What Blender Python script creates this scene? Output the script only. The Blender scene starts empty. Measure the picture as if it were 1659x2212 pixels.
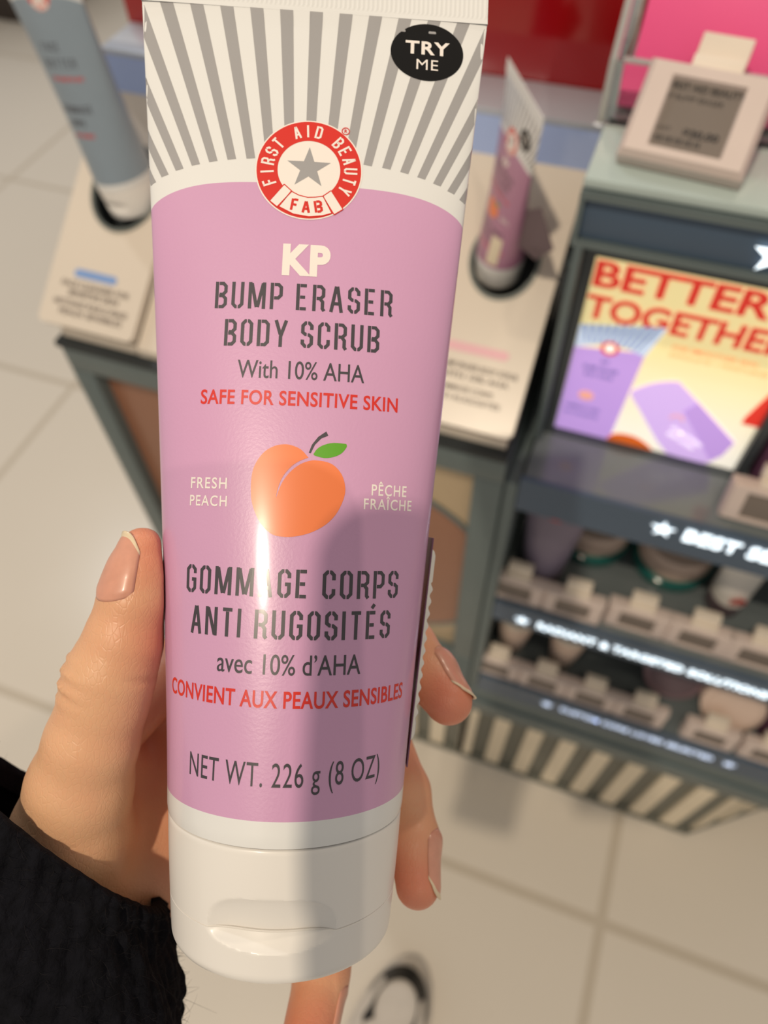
import bpy, bmesh, math, random
import numpy as np
from mathutils import Matrix, Vector, noise
from mathutils.geometry import tessellate_polygon

random.seed(7)
scene = bpy.context.scene
COL = scene.collection
PI = math.pi

# ------------------------------------------------------------------ camera, world, lights, exposure
CAM_H = 1.25                                   # lens height above the floor (m)
cam_x = Vector((0.93850, 0.34444, -0.02386))   # image right
cam_y = -Vector((0.27014, -0.77557, -0.57054)) # image up
cam_f = Vector((-0.21502, 0.52901, -0.82092))  # viewing direction (steeply down towards the display)
cam_z = -cam_f
cam_data = bpy.data.cameras.new('camera')
cam_data.sensor_fit = 'VERTICAL'
cam_data.sensor_height = 36.0
cam_data.lens = 36.0 * 1600.0 / 2212.0
cam_data.clip_start = 0.01
cam_data.dof.use_dof = True
cam_data.dof.focus_distance = 0.150
cam_data.dof.aperture_fstop = 11.5
cam = bpy.data.objects.new('camera', cam_data)
COL.objects.link(cam)
cm = Matrix((cam_x, cam_y, cam_z)).transposed().to_4x4()
cm.translation = Vector((0, 0, CAM_H))
cam.matrix_world = cm
scene.camera = cam

world = bpy.data.worlds.new('store_ambience')
scene.world = world
world.use_nodes = True
wbg = world.node_tree.nodes['Background']
wbg.inputs[0].default_value = (1.0, 0.93, 0.85, 1)
wbg.inputs[1].default_value = 0.40

scene.view_settings.view_transform = 'Standard'
scene.view_settings.look = 'None'
scene.view_settings.exposure = 0.0
scene.view_settings.gamma = 1.0
scene.view_settings.use_curve_mapping = False


def spot(name, pos, target, energy, color, radius, size=70, blend=0.5):
    d = bpy.data.lights.new(name, 'SPOT')
    d.energy = energy
    d.color = color
    d.shadow_soft_size = radius
    d.spot_size = math.radians(size)
    d.spot_blend = blend
    o = bpy.data.objects.new(name, d)
    COL.objects.link(o)
    o.location = pos
    o.rotation_euler = (Vector(target) - Vector(pos)).to_track_quat('-Z', 'Y').to_euler()
    return o


WARM = (1.0, 0.85, 0.66)
# the ceiling track spot behind the photographer's shoulder, the one that throws the phone's shadow
spot('ceiling_spot_key', (-0.30, -0.81, 3.0), (-0.03, 0.10, 1.05), 112, WARM, 0.030, 85, 0.5)
# other ceiling spots of the shop
spot('ceiling_spot_right', (0.53, -0.60, 2.97), (0.05, 0.20, 0.9), 18, WARM, 0.012, 80, 0.6)
spot('ceiling_spot_aisle', (-2.2, 1.6, 3.0), (-1.1, 0.9, 0.0), 78, (0.94, 0.97, 1.0), 0.06, 95, 0.8)
spot('ceiling_spot_back', (0.35, 2.1, 3.0), (0.2, 0.2, 0.0), 40, WARM, 0.06, 60, 0.8)


# ------------------------------------------------------------------ helpers
def rgb(r, g, b):
    f = lambda c: (c / 255 / 12.92) if c / 255 <= 0.04045 else ((c / 255 + 0.055) / 1.055) ** 2.4
    return (f(r), f(g), f(b), 1.0)


def mat(name, color, rough=0.5, vary=0.04, scale=60.0, spec=0.5, coat=0.0, coat_rough=0.1, metal=0.0, bump=0.0,
        bump_scale=300.0, trans=0.0, sss=0.0, emit=0.0, ior=1.45):
    m = bpy.data.materials.new(name)
    m.use_nodes = True
    nt = m.node_tree
    b = nt.nodes['Principled BSDF']
    tc = nt.nodes.new('ShaderNodeTexCoord')
    nz = nt.nodes.new('ShaderNodeTexNoise')
    nz.inputs['Scale'].default_value = scale
    nz.inputs['Detail'].default_value = 3
    nt.links.new(tc.outputs['Object'], nz.inputs['Vector'])
    mr = nt.nodes.new('ShaderNodeMapRange')
    mr.inputs['From Min'].default_value = 0.3
    mr.inputs['From Max'].default_value = 0.7
    mr.inputs['To Min'].default_value = 1 - vary
    mr.inputs['To Max'].default_value = 1 + vary
    nt.links.new(nz.outputs['Fac'], mr.inputs['Value'])
    mx = nt.nodes.new('ShaderNodeVectorMath')
    mx.operation = 'SCALE'
    mx.inputs[0].default_value = color[:3]
    nt.links.new(mr.outputs['Result'], mx.inputs['Scale'])
    nt.links.new(mx.outputs['Vector'], b.inputs['Base Color'])
    b.inputs['Roughness'].default_value = rough
    b.inputs['Specular IOR Level'].default_value = spec
    b.inputs['Coat Weight'].default_value = coat
    b.inputs['Coat Roughness'].default_value = coat_rough
    b.inputs['Metallic'].default_value = metal
    b.inputs['Transmission Weight'].default_value = trans
    b.inputs['IOR'].default_value = ior
    if sss:
        b.inputs['Subsurface Weight'].default_value = sss
        b.inputs['Subsurface Radius'].default_value = (0.0035, 0.0015, 0.0008)
        b.inputs['Subsurface Scale'].default_value = 1.0
    if emit:
        nt.links.new(mx.outputs['Vector'], b.inputs['Emission Color'])
        b.inputs['Emission Strength'].default_value = emit
    if bump:
        nb = nt.nodes.new('ShaderNodeTexNoise')
        nb.inputs['Scale'].default_value = bump_scale
        nb.inputs['Detail'].default_value = 4
        nt.links.new(tc.outputs['Object'], nb.inputs['Vector'])
        bp = nt.nodes.new('ShaderNodeBump')
        bp.inputs['Strength'].default_value = bump
        bp.inputs['Distance'].default_value = 0.001
        nt.links.new(nb.outputs['Fac'], bp.inputs['Height'])
        nt.links.new(bp.outputs['Normal'], b.inputs['Normal'])
    return m


def tag(o, label=None, cat=None, group=None, kind=None):
    if label: o['label'] = label
    if cat: o['category'] = cat
    if group: o['group'] = group
    if kind: o['kind'] = kind
    return o


def link(name, me, m=None, parent=None, smooth=None):
    o = bpy.data.objects.new(name, me)
    COL.objects.link(o)
    if m is not None:
        for x in (m if isinstance(m, (list, tuple)) else [m]):
            me.materials.append(x)
    if parent is not None:
        o.parent = parent
    if smooth is not None:
        for p in me.polygons:
            p.use_smooth = True
        me.set_sharp_from_angle(angle=math.radians(smooth))
    return o


def empty(name, loc=(0, 0, 0), rot=(0, 0, 0), mw=None):
    o = bpy.data.objects.new(name, None)
    o.empty_display_size = 0.02
    COL.objects.link(o)
    if mw is not None:
        o.matrix_world = mw
    else:
        o.location = loc
        o.rotation_euler = rot
    return o


def bm_box(bm, lo, hi, bev=0.0, seg=2, mtx=None):
    vs = [bm.verts.new((x, y, z)) for z in (lo[2], hi[2]) for y in (lo[1], hi[1]) for x in (lo[0], hi[0])]
    fs = [bm.faces.new([vs[i] for i in f]) for f in
          ((0, 2, 3, 1), (4, 5, 7, 6), (0, 1, 5, 4), (2, 6, 7, 3), (0, 4, 6, 2), (1, 3, 7, 5))]
    if bev:
        es = list({e for f in fs for e in f.edges})
        r = bmesh.ops.bevel(bm, geom=es, offset=bev, segments=seg, profile=0.5, affect='EDGES', clamp_overlap=True)
        vs = list({v for f in r['faces'] for v in f.verts} | {v for v in vs if v.is_valid})
    if mtx is not None:
        bmesh.ops.transform(bm, matrix=mtx, verts=[v for v in vs if v.is_valid])


def bm_mesh(name, bm):
    bmesh.ops.recalc_face_normals(bm, faces=bm.faces)
    me = bpy.data.meshes.new(name)
    bm.to_mesh(me)
    bm.free()
    return me


def box(name, lo, hi, m, parent=None, bev=0.0, mtx=None):
    bm = bmesh.new()
    bm_box(bm, lo, hi, bev, 2, mtx)
    return link(name, bm_mesh(name, bm), m, parent, 35 if bev else None)


def boxes(name, lst, m, parent=None, bev=0.0):
    bm = bmesh.new()
    for lo, hi in lst:
        bm_box(bm, lo, hi, bev)
    return link(name, bm_mesh(name, bm), m, parent, 35 if bev else None)


def prism(name, poly, thick, m, parent=None, mtx=None, bev=0.0):
    """poly in XY (CCW), extruded along +Z by thick."""
    bm = bmesh.new()
    a = [bm.verts.new((x, y, 0)) for x, y in poly]
    b = [bm.verts.new((x, y, thick)) for x, y in poly]
    n = len(poly)
    bm.faces.new(a[::-1])
    bm.faces.new(b)
    for i in range(n):
        bm.faces.new((a[i], a[(i + 1) % n], b[(i + 1) % n], b[i]))
    if bev:
        bmesh.ops.bevel(bm, geom=list(bm.edges), offset=bev, segments=2, profile=0.5, affect='EDGES', clamp_overlap=True)
    if mtx is not None:
        bm.transform(mtx)
    return link(name, bm_mesh(name, bm), m, parent, 35)


def lathe(name, prof, m, parent=None, seg=64, loc=(0, 0, 0), smooth=40):
    bm = bmesh.new()
    rings = []
    for r, z in prof:
        if r < 1e-6:
            rings.append([bm.verts.new((loc[0], loc[1], loc[2] + z))])
        else:
            rings.append([bm.verts.new((loc[0] + r * math.cos(2 * PI * i / seg), loc[1] + r * math.sin(2 * PI * i / seg), loc[2] + z)) for i in range(seg)])
    for A, B in zip(rings[:-1], rings[1:]):
        if len(A) == 1 and len(B) == 1:
            continue
        for i in range(seg):
            j = (i + 1) % seg
            if len(A) == 1:
                bm.faces.new((A[0], B[i], B[j]))
            elif len(B) == 1:
                bm.faces.new((A[i], A[j], B[0]))
            else:
                bm.faces.new((A[i], A[j], B[j], B[i]))
    return link(name, bm_mesh(name, bm), m, parent, smooth)


# ---- flat lettering: 2-D triangles (verts, faces)
def merge2d(parts):
    V, F = [], []
    for v, f in parts:
        n = len(V)
        V += list(v)
        F += [tuple(i + n for i in t) for t in f]
    return V, F


def poly2d(*loops):
    tri = tessellate_polygon([[Vector((x, y, 0)) for x, y in l] for l in loops])
    V = [p for l in loops for p in l]
    return V, [tuple(t) for t in tri]


def sector2d(cx, cy, r0, r1, a0, a1, n=48):
    V, F = [], []
    for i in range(n + 1):
        a = a0 + (a1 - a0) * i / n
        V += [(cx + r0 * math.cos(a), cy + r0 * math.sin(a)), (cx + r1 * math.cos(a), cy + r1 * math.sin(a))]
    for i in range(n):
        F.append((2 * i, 2 * i + 1, 2 * i + 3, 2 * i + 2))
    return V, F


def star2d(cx, cy, R, r=None, rot=PI / 2):
    r = r or R * 0.41
    return poly2d([(cx + (R if i % 2 == 0 else r) * math.cos(rot + i * PI / 5), cy + (R if i % 2 == 0 else r) * math.sin(rot + i * PI / 5)) for i in range(10)])


_tc = {}
def text2d(s, bold=0.0, spacing=1.0):
    """lettering outlines of the built-in sans face, baseline 0, cap height 1."""
    key = (s, bold, spacing)
    if key not in _tc:
        def run(body):
            cu = bpy.data.curves.new('t', 'FONT')
            cu.body = body
            cu.size = 1.0
            cu.offset = bold
            cu.space_character = spacing
            cu.resolution_u = 5
            ob = bpy.data.objects.new('t', cu)
            COL.objects.link(ob)
            bpy.context.view_layer.update()
            dg = bpy.context.evaluated_depsgraph_get()
            me = bpy.data.meshes.new_from_object(ob.evaluated_get(dg))
            v = [(q.co.x, q.co.y) for q in me.vertices]
            f = [tuple(p.vertices) for p in me.polygons]
            bpy.data.objects.remove(ob)
            bpy.data.curves.remove(cu)
            bpy.data.meshes.remove(me)
            return v, f
        hv, _ = run('H')
        y0 = min(y for x, y in hv)
        y1 = max(y for x, y in hv)
        v, f = run(s)
        _tc[key] = ([(x / (y1 - y0), (y - y0) / (y1 - y0)) for x, y in v], f)
    return _tc[key]


def fit2d(g, x0, x1, base, h):
    v, f = g
    a = min(x for x, y in v)
    b = max(x for x, y in v)
    return [(x0 + (x - a) / (b - a) * (x1 - x0), base + y * h) for x, y in v], f


def label2d(s, x0, x1, base, h, bold=0.0, spacing=1.0):
    return fit2d(text2d(s, bold, spacing), x0, x1, base, h)


def xf2d(g, rot=0.0, dx=0.0, dy=0.0, sx=1.0, sy=1.0, shear=0.0):
    v, f = g
    c, s = math.cos(rot), math.sin(rot)
    out = []
    for x, y in v:
        x, y = x * sx + shear * y * sy, y * sy
        out.append((x * c - y * s + dx, x * s + y * c + dy))
    return out, f


# ---- stencil capitals, drawn as broken strokes
def stroke2d(pts, w):
    n = len(pts)
    L, Rr = [], []
    for i, p in enumerate(pts):
        p = Vector(p)
        d0 = (p - Vector(pts[i - 1])).normalized() if i else None
        d1 = (Vector(pts[i + 1]) - p).normalized() if i < n - 1 else None
        d0 = d0 or d1
        d1 = d1 or d0
        n0 = Vector((-d0.y, d0.x))
        n1 = Vector((-d1.y, d1.x))
        m = (n0 + n1)
        m = m / max(m.dot(n0), 0.6)
        L.append(tuple(p + m * w / 2))
        Rr.append(tuple(p - m * w / 2))
    V = L + Rr
    F = [(i, n + i, n + i + 1, i + 1) for i in range(n - 1)]
    return V, F


G = {}
c_, k_ = 0.30, 0.12       # corner cut across and along
g_ = 0.12                 # stencil gap
def _b(top, bot, x=1.0):
    return [(0 + 2.1 * g_, top), (x - c_, top), (x, top - k_), (x, bot + k_), (x - c_, bot), (0 + 2.1 * g_, bot)]
STEM = [(0, -0.07), (0, 1.07)]
G['B'] = (1, [STEM, _b(1, 0.53)[:-1] + [(0.3, 0.53)], _b(0.47, 0)])
G['P'] = (1, [STEM, _b(1, 0.42)])
G['D'] = (1, [STEM, _b(1, 0)])
G['R'] = (1, [STEM, _b(1, 0.48)[:4] + [(1 - c_, 0.48), (0.26, 0.48)], [(1 - c_, 0.44), (0.93, 0.34), (0.93, 0.05), (1.12, -0.05)]])
G['E'] = (0.92, [STEM, [(2.1 * g_, 1), (1, 1)], [(2.1 * g_, 0.5), (0.85, 0.5)], [(2.1 * g_, 0), (1, 0)]])
G['\u00c9'] = (0.92, G['E'][1] + [[(0.5, 1.18), (0.85, 1.34)]])
G['U'] = (1, [[(0, 1.07), (0, k_), (c_, 0), (0.44, 0)], [(0.56, 0), (1 - c_, 0), (1, k_), (1, 1.07)]])
G['O'] = (1, [[(0.44, 1), (c_, 1), (0, 1 - k_), (0, k_), (c_, 0), (0.44, 0)], [(0.56, 1), (1 - c_, 1), (1, 1 - k_), (1, k_), (1 - c_, 0), (0.56, 0)]])
G['C'] = (1, [[(0.44, 1), (c_, 1), (0, 1 - k_), (0, k_), (c_, 0), (0.44, 0)], [(0.56, 1), (1 - c_, 1), (1, 1 - k_), (1, 0.68)], [(0.56, 0), (1 - c_, 0), (1, k_), (1, 0.32)]])
G['G'] = (1, [[(0.44, 1), (c_, 1), (0, 1 - k_), (0, k_), (c_, 0), (0.44, 0)], [(0.56, 1), (1 - c_, 1), (1, 1 - k_), (1, 0.72)], [(0.56, 0), (1 - c_, 0), (1, k_), (1, 0.47), (0.58, 0.47)]])
G['S'] = (1, [[(0.44, 1), (c_, 1), (0, 1 - k_), (0, 0.6), (c_, 0.51), (0.44, 0.51)], [(0.56, 1), (1 - c_, 1), (1, 1 - k_), (1, 0.72)],
              [(0.56, 0.49), (1 - c_, 0.49), (1, 0.4), (1, k_), (1 - c_, 0), (0.56, 0)], [(0, 0.28), (0, k_), (c_, 0), (0.44, 0)]])
G['M'] = (1.55, [[(0, -0.07), (0, 1.07)], [(0.1, 1.03), (0.49, 0.0)], [(0.56, 0.0), (0.92, 1.03)], [(1, -0.07), (1, 1.07)]])
G['N'] = (1.12, [[(0, -0.07), (0, 1.07)], [(0.13, 1.03), (0.9, -0.03)], [(1, -0.07), (1, 1.07)]])
G['A'] = (1.15, [[(0, -0.07), (0.46, 1.05)], [(0.56, 1.05), (1, -0.07)], [(0.3, 0.3), (0.78, 0.3)]])
G['Y'] = (1.15, [[(0, 1.07), (0.46, 0.46)], [(1, 1.07), (0.5, 0.38), (0.5, -0.07)]])
G['T'] = (1.0, [[(0.5, 0.92), (0.5, -0.07)], [(-0.05, 1.0), (1.05, 1.0)]])
G['I'] = (0.02, [STEM])
G['F'] = (0.92, [STEM, [(2.1 * g_, 1), (1, 1)], [(2.1 * g_, 0.5), (0.85, 0.5)]])


def stencil2d(s, x0, x1, base, h, w, aspect=0.34, gap=0.30):
    """stencil capitals from x0 to x1; h cap height, w stroke."""
    items, x = [], 0.0
    for ch in s:
        if ch == ' ':
            x += h * 0.34
            continue
        wd = G[ch][0] * aspect * h
        items.append((ch, x, wd))
        x += wd + gap * h
    tot = items[-1][1] + items[-1][2]
    k = (x1 - x0 - w) / tot
    out = []
    for ch, px, wd in items:
        for st in G[ch][1]:
            out.append(stroke2d([(x0 + w / 2 + (px + a * wd) * k, base + w / 2 + b * (h - w)) for a, b in st], w))
    return merge2d(out)


def flat(name, g, m, parent, mtx, thick=0.0):
    """lettering laid on a flat board: mtx maps its XY plane."""
    me = bpy.data.meshes.new(name)
    me.from_pydata([(x, y, 0) for x, y in g[0]], [], g[1])
    o = link(name, me, m, parent)
    me.transform(mtx)
    if thick:
        md = o.modifiers.new('solid', 'SOLIDIFY')
        md.thickness = thick
        md.offset = 1
    return o


def frame_matrix(origin, xa, ya):
    x = Vector(xa).normalized()
    y = Vector(ya).normalized()
    z = x.cross(y)
    M = Matrix((x, y, z)).transposed().to_4x4()
    M.translation = Vector(origin)
    return M


# ------------------------------------------------------------------ materials
M = {}
M['tube_white'] = mat('glossy_white_plastic', rgb(228, 228, 226), 0.34, 0.01, 30, coat=0.55, coat_rough=0.12)
M['cap_white'] = mat('white_cap_plastic', rgb(236, 232, 226), 0.38, 0.01, 30, coat=0.3, coat_rough=0.15)
M['lilac'] = mat('lilac_print', rgb(208, 158, 194), 0.36, 0.015, 40, coat=0.48, coat_rough=0.12, bump=0.05, bump_scale=1500)
M['grey_print'] = mat('silver_grey_print', rgb(160, 158, 158), 0.34, 0.02, 40, coat=0.5, coat_rough=0.16)
M['dark_print'] = mat('charcoal_print', rgb(62, 58, 64), 0.4, 0.02, 40, coat=0.4, coat_rough=0.17)
M['white_print'] = mat('white_print', rgb(240, 232, 224), 0.36, 0.01, 40, coat=0.4, coat_rough=0.17)
M['red_print'] = mat('red_print', rgb(214, 44, 30), 0.36, 0.02, 40, coat=0.4, coat_rough=0.17)
M['orange_print'] = mat('peach_orange_print', rgb(240, 128, 72), 0.36, 0.015, 40, coat=0.4, coat_rough=0.17)
M['green_print'] = mat('leaf_green_print', rgb(92, 164, 22), 0.36, 0.02, 40, coat=0.4, coat_rough=0.17)
M['black_sticker'] = mat('black_sticker_paper', rgb(12, 11, 12), 0.6, 0.05, 200, spec=0.2)
M['tag_white'] = mat('white_tag_plastic', rgb(226, 222, 214), 0.4, 0.02, 60)
M['frame_grey'] = mat('grey_green_metal', rgb(104, 116, 117), 0.42, 0.04, 20, metal=0.25)
M['frame_dark'] = mat('dark_slate_metal', rgb(70, 76, 80), 0.4, 0.04, 20, metal=0.2)
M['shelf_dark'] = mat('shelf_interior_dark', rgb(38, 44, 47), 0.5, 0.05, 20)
M['strip_slate'] = mat('slate_blue_panel', rgb(70, 88, 108), 0.35, 0.03, 20)
M['glass_edge'] = mat('frosted_glass_slab', rgb(176, 190, 186), 0.18, 0.02, 20, spec=0.6)
M['led'] = mat('lit_letters', (0.80, 0.92, 1.0, 1), 0.5, 0.0, 20, emit=1.7)
M['led_dim'] = mat('dim_lit_letters', (0.66, 0.78, 1.0, 1), 0.5, 0.0, 20, emit=0.9)
M['ledge_gloss'] = mat('glossy_grey_ledge', rgb(108, 116, 118), 0.16, 0.03, 20, coat=0.4)
M['tray_white'] = mat('white_tray_acrylic', rgb(222, 210, 194), 0.3, 0.015, 8)
M['hole_grey'] = mat('tray_hole_rim', rgb(108, 114, 110), 0.4, 0.03, 60)
M['text_brown'] = mat('brown_grey_text', rgb(112, 100, 94), 0.6, 0.03, 60)
M['blue_pill'] = mat('blue_pill_print', rgb(128, 160, 212), 0.4, 0.02, 60)
M['pink_pill'] = mat('pink_pill_print', rgb(236, 182, 190), 0.4, 0.02, 60)
M['blue_band'] = mat('periwinkle_gloss_board', rgb(176, 198, 246), 0.12, 0.03, 14, coat=0.5, coat_rough=0.06)
M['silver'] = mat('brushed_silver_trim', rgb(196, 204, 216), 0.28, 0.03, 20, metal=0.3)
M['red_gloss'] = mat('deep_red_gloss_acrylic', rgb(158, 6, 12), 0.15, 0.05, 9, coat=0.6, coat_rough=0.08)
M['pink_card'] = mat('hot_pink_card', rgb(244, 88, 148), 0.4, 0.03, 20)
M['pink_shade'] = mat('magenta_card_edge', rgb(176, 58, 116), 0.4, 0.03, 20)
M['tag_grey'] = mat('pale_price_tag_plastic', rgb(208, 192, 184), 0.4, 0.02, 40)
M['clip'] = mat('cream_clip_plastic', rgb(226, 214, 198), 0.42, 0.02, 40)
M['epaper'] = mat('grey_epaper_screen', rgb(120, 110, 102), 0.3, 0.02, 60)
M['ink'] = mat('epaper_ink', rgb(46, 42, 42), 0.4, 0.02, 60)
M['brown_panel'] = mat('brown_poster_print', rgb(150, 104, 80), 0.25, 0.06, 6)
M['tan_panel'] = mat('tan_poster_print', rgb(186, 164, 132), 0.3, 0.03, 6)
M['slat_pale'] = mat('pale_stone_slats', rgb(232, 218, 192), 0.35, 0.04, 12)
M['slat_dark'] = mat('grey_slat_grooves', rgb(112, 112, 102), 0.5, 0.04, 12)
M['blue_tube'] = mat('grey_blue_tube_print', rgb(138, 152, 164), 0.34, 0.02, 40, coat=0.4, coat_rough=0.15)
M['tester_lilac'] = mat('tester_mauve_print', rgb(176, 124, 154), 0.34, 0.02, 40, coat=0.4, coat_rough=0.15)
M['purple_card'] = mat('plum_box_card', rgb(110, 70, 96), 0.5, 0.03, 30)
M['phone'] = mat('black_phone_case', rgb(20, 20, 22), 0.35, 0.05, 50)
M['lens'] = mat('phone_lens_glass', rgb(8, 8, 12), 0.05, 0.02, 50, coat=1.0)
M['teal_glass'] = mat('teal_jar_glass', rgb(30, 104, 98), 0.15, 0.03, 30, spec=0.6)
M['peach_pack'] = mat('pale_peach_pack', rgb(220, 196, 180), 0.4, 0.02, 30)
M['mauve_pack'] = mat('dusky_mauve_pack', rgb(104, 88, 94), 0.4, 0.02, 30)
M['shoe_white'] = mat('off_white_leather', rgb(206, 196, 184), 0.5, 0.04, 60, bump=0.15)
M['shoe_black'] = mat('black_leather', rgb(30, 27, 25), 0.45, 0.05, 60, bump=0.15)
M['lace'] = mat('grey_lace_cotton', rgb(186, 180, 170), 0.8, 0.05, 200, bump=0.3)
M['dark_wood'] = mat('dark_brown_plinth', rgb(62, 52, 46), 0.5, 0.06, 10)


def acrylic_material():
    m = bpy.data.materials.new('clear_acrylic')
    m.use_nodes = True
    nt = m.node_tree
    b = nt.nodes['Principled BSDF']
    nz = nt.nodes.new('ShaderNodeTexNoise')
    nz.inputs['Scale'].default_value = 30
    mr = nt.nodes.new('ShaderNodeMapRange')
    mr.inputs['To Min'].default_value = 0.03
    mr.inputs['To Max'].default_value = 0.08
    nt.links.new(nz.outputs['Fac'], mr.inputs['Value'])
    nt.links.new(mr.outputs['Result'], b.inputs['Roughness'])
    b.inputs['Base Color'].default_value = (0.97, 0.985, 0.98, 1)
    b.inputs['Transmission Weight'].default_value = 1.0
    b.inputs['IOR'].default_value = 1.4
    return m
M['acrylic'] = acrylic_material()


def floor_material():
    m = bpy.data.materials.new('large_beige_floor_tiles')
    m.use_nodes = True
    nt = m.node_tree
    N, Lk = nt.nodes, nt.links
    b = N['Principled BSDF']
    geo = N.new('ShaderNodeNewGeometry')
    sep = N.new('ShaderNodeSeparateXYZ')
    Lk.new(geo.outputs['Position'], sep.inputs[0])

    def mth(op, a, bb=None):
        n = N.new('ShaderNodeMath')
        n.operation = op
        for i, v in enumerate((a, bb)):
            if v is None: continue
            if isinstance(v, (int, float)): n.inputs[i].default_value = v
            else: Lk.new(v, n.inputs[i])
        return n.outputs[0]
    P, W = 0.6875, 0.0150
    masks, cells = [], []
    for out, off in ((sep.outputs['X'], 0.2285), (sep.outputs['Y'], 0.218)):
        q = mth('DIVIDE', mth('SUBTRACT', out, off), P)
        fr = mth('FRACT', mth('ADD', q, 0.5))
        dd = mth('ABSOLUTE', mth('SUBTRACT', fr, 0.5))
        masks.append(mth('LESS_THAN', dd, W / 2 / P))
        cells.append(mth('FLOOR', q))
    grout = mth('MAXIMUM', masks[0], masks[1])
    wn = N.new('ShaderNodeTexWhiteNoise')
    cb = N.new('ShaderNodeCombineXYZ')
    Lk.new(cells[0], cb.inputs[0])
    Lk.new(cells[1], cb.inputs[1])
    Lk.new(cb.outputs[0], wn.inputs['Vector'])
    nz = N.new('ShaderNodeTexNoise')
    nz.inputs['Scale'].default_value = 5
    nz.inputs['Detail'].default_value = 5
    Lk.new(geo.outputs['Position'], nz.inputs['Vector'])
    v = mth('ADD', mth('MULTIPLY', wn.outputs['Value'], 0.05), mth('MULTIPLY', nz.outputs['Fac'], 0.09))
    ramp = N.new('ShaderNodeMix')
    ramp.data_type = 'RGBA'
    ramp.inputs['A'].default_value = rgb(208, 198, 184)
    ramp.inputs['B'].default_value = rgb(240, 230, 214)
    Lk.new(mth('ADD', v, 0.35), ramp.inputs['Factor'])
    mix = N.new('ShaderNodeMix')
    mix.data_type = 'RGBA'
    Lk.new(grout, mix.inputs['Factor'])
    Lk.new(ramp.outputs['Result'], mix.inputs['A'])
    mix.inputs['B'].default_value = rgb(198, 186, 168)
    Lk.new(mix.outputs['Result'], b.inputs['Base Color'])
    r = mth('ADD', mth('MULTIPLY', grout, 0.4), mth('ADD', mth('MULTIPLY', nz.outputs['Fac'], 0.08), 0.2))
    Lk.new(r, b.inputs['Roughness'])
    b.inputs['Specular IOR Level'].default_value = 0.5
    return m
M['floor'] = floor_material()


def skin_material():
    m = bpy.data.materials.new('warm_skin')
    m.use_nodes = True
    nt = m.node_tree
    N, Lk = nt.nodes, nt.links
    b = N['Principled BSDF']
    tc = N.new('ShaderNodeTexCoord')
    at = N.new('ShaderNodeAttribute')
    at.attribute_name = 'flush'
    n1 = N.new('ShaderNodeTexNoise')
    n1.inputs['Scale'].default_value = 90
    n1.inputs['Detail'].default_value = 4
    Lk.new(tc.outputs['Object'], n1.inputs['Vector'])
    mix = N.new('ShaderNodeMix')
    mix.data_type = 'RGBA'
    mix.inputs['A'].default_value = rgb(226, 176, 136)
    mix.inputs['B'].default_value = rgb(222, 132, 104)
    ad = N.new('ShaderNodeMath')
    ad.operation = 'MULTIPLY_ADD'
    ad.inputs[1].default_value = 0.5
    Lk.new(n1.outputs['Fac'], ad.inputs[0])
    sub = N.new('ShaderNodeMath')
    sub.operation = 'SUBTRACT'
    Lk.new(at.outputs['Fac'], sub.inputs[0])
    sub.inputs[1].default_value = 0.22
    Lk.new(sub.outputs[0], ad.inputs[2])
    ad.use_clamp = True
    Lk.new(ad.outputs[0], mix.inputs['Factor'])
    Lk.new(mix.outputs['Result'], b.inputs['Base Color'])
    b.inputs['Roughness'].default_value = 0.42
    b.inputs['Subsurface Weight'].default_value = 0.22
    b.inputs['Subsurface Radius'].default_value = (0.0030, 0.0012, 0.0007)
    b.inputs['Subsurface Scale'].default_value = 1.0
    # fine criss-cross skin lines
    vo = N.new('ShaderNodeTexVoronoi')
    vo.feature = 'DISTANCE_TO_EDGE'
    vo.inputs['Scale'].default_value = 900
    mp = N.new('ShaderNodeMapping')
    mp.inputs['Scale'].default_value = (1.0, 0.55, 1.0)
    mp.inputs['Rotation'].default_value = (0, 0, 0.5)
    Lk.new(tc.outputs['Object'], mp.inputs['Vector'])
    Lk.new(mp.outputs['Vector'], vo.inputs['Vector'])
    cl = N.new('ShaderNodeMath')
    cl.operation = 'MINIMUM'
    cl.inputs[1].default_value = 0.12
    Lk.new(vo.outputs['Distance'], cl.inputs[0])
    bp = N.new('ShaderNodeBump')
    bp.inputs['Strength'].default_value = 0.30
    bp.inputs['Distance'].default_value = 0.0010
    Lk.new(cl.outputs[0], bp.inputs['Height'])
    Lk.new(bp.outputs['Normal'], b.inputs['Normal'])
    return m
M['skin'] = skin_material()
M['nail'] = mat('nail_pink', rgb(222, 156, 132), 0.36, 0.06, 300, coat=0.25, coat_rough=0.15, sss=0.15)
M['nail_edge'] = mat('nail_free_edge', rgb(232, 212, 178), 0.3, 0.03, 300, coat=0.4)
M['wool'] = mat('black_wool_knit', rgb(17, 17, 22), 0.95, 0.3, 350, spec=0.15, bump=0.6, bump_scale=900)
M['wool_fuzz'] = mat('black_wool_fibre', rgb(34, 31, 32), 0.9, 0.2, 350, spec=0.2)

# ------------------------------------------------------------------ setting: tiled floor
bm = bmesh.new()
bm_box(bm, (-4.5, -2.0, -0.05), (3.5, 5.0, 0.0))
tag(link('floor', bm_mesh('floor', bm), M['floor']), kind='structure')

# ------------------------------------------------------------------ squeeze tubes
T_L, T_R, T_E, T_C = 179.42, 26.0, 1.134, 39.3     # length, base radius, taper, crimp half width (mm)
_TH = np.linspace(-PI, PI, 361)


def tube_ab(t):
    t = np.asarray(t, float)
    u = np.clip(t / T_L, 0, 1)
    return T_R + (T_C - T_R) * u ** T_E, T_R * np.clip(1 - u, 0.02, 1)


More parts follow.
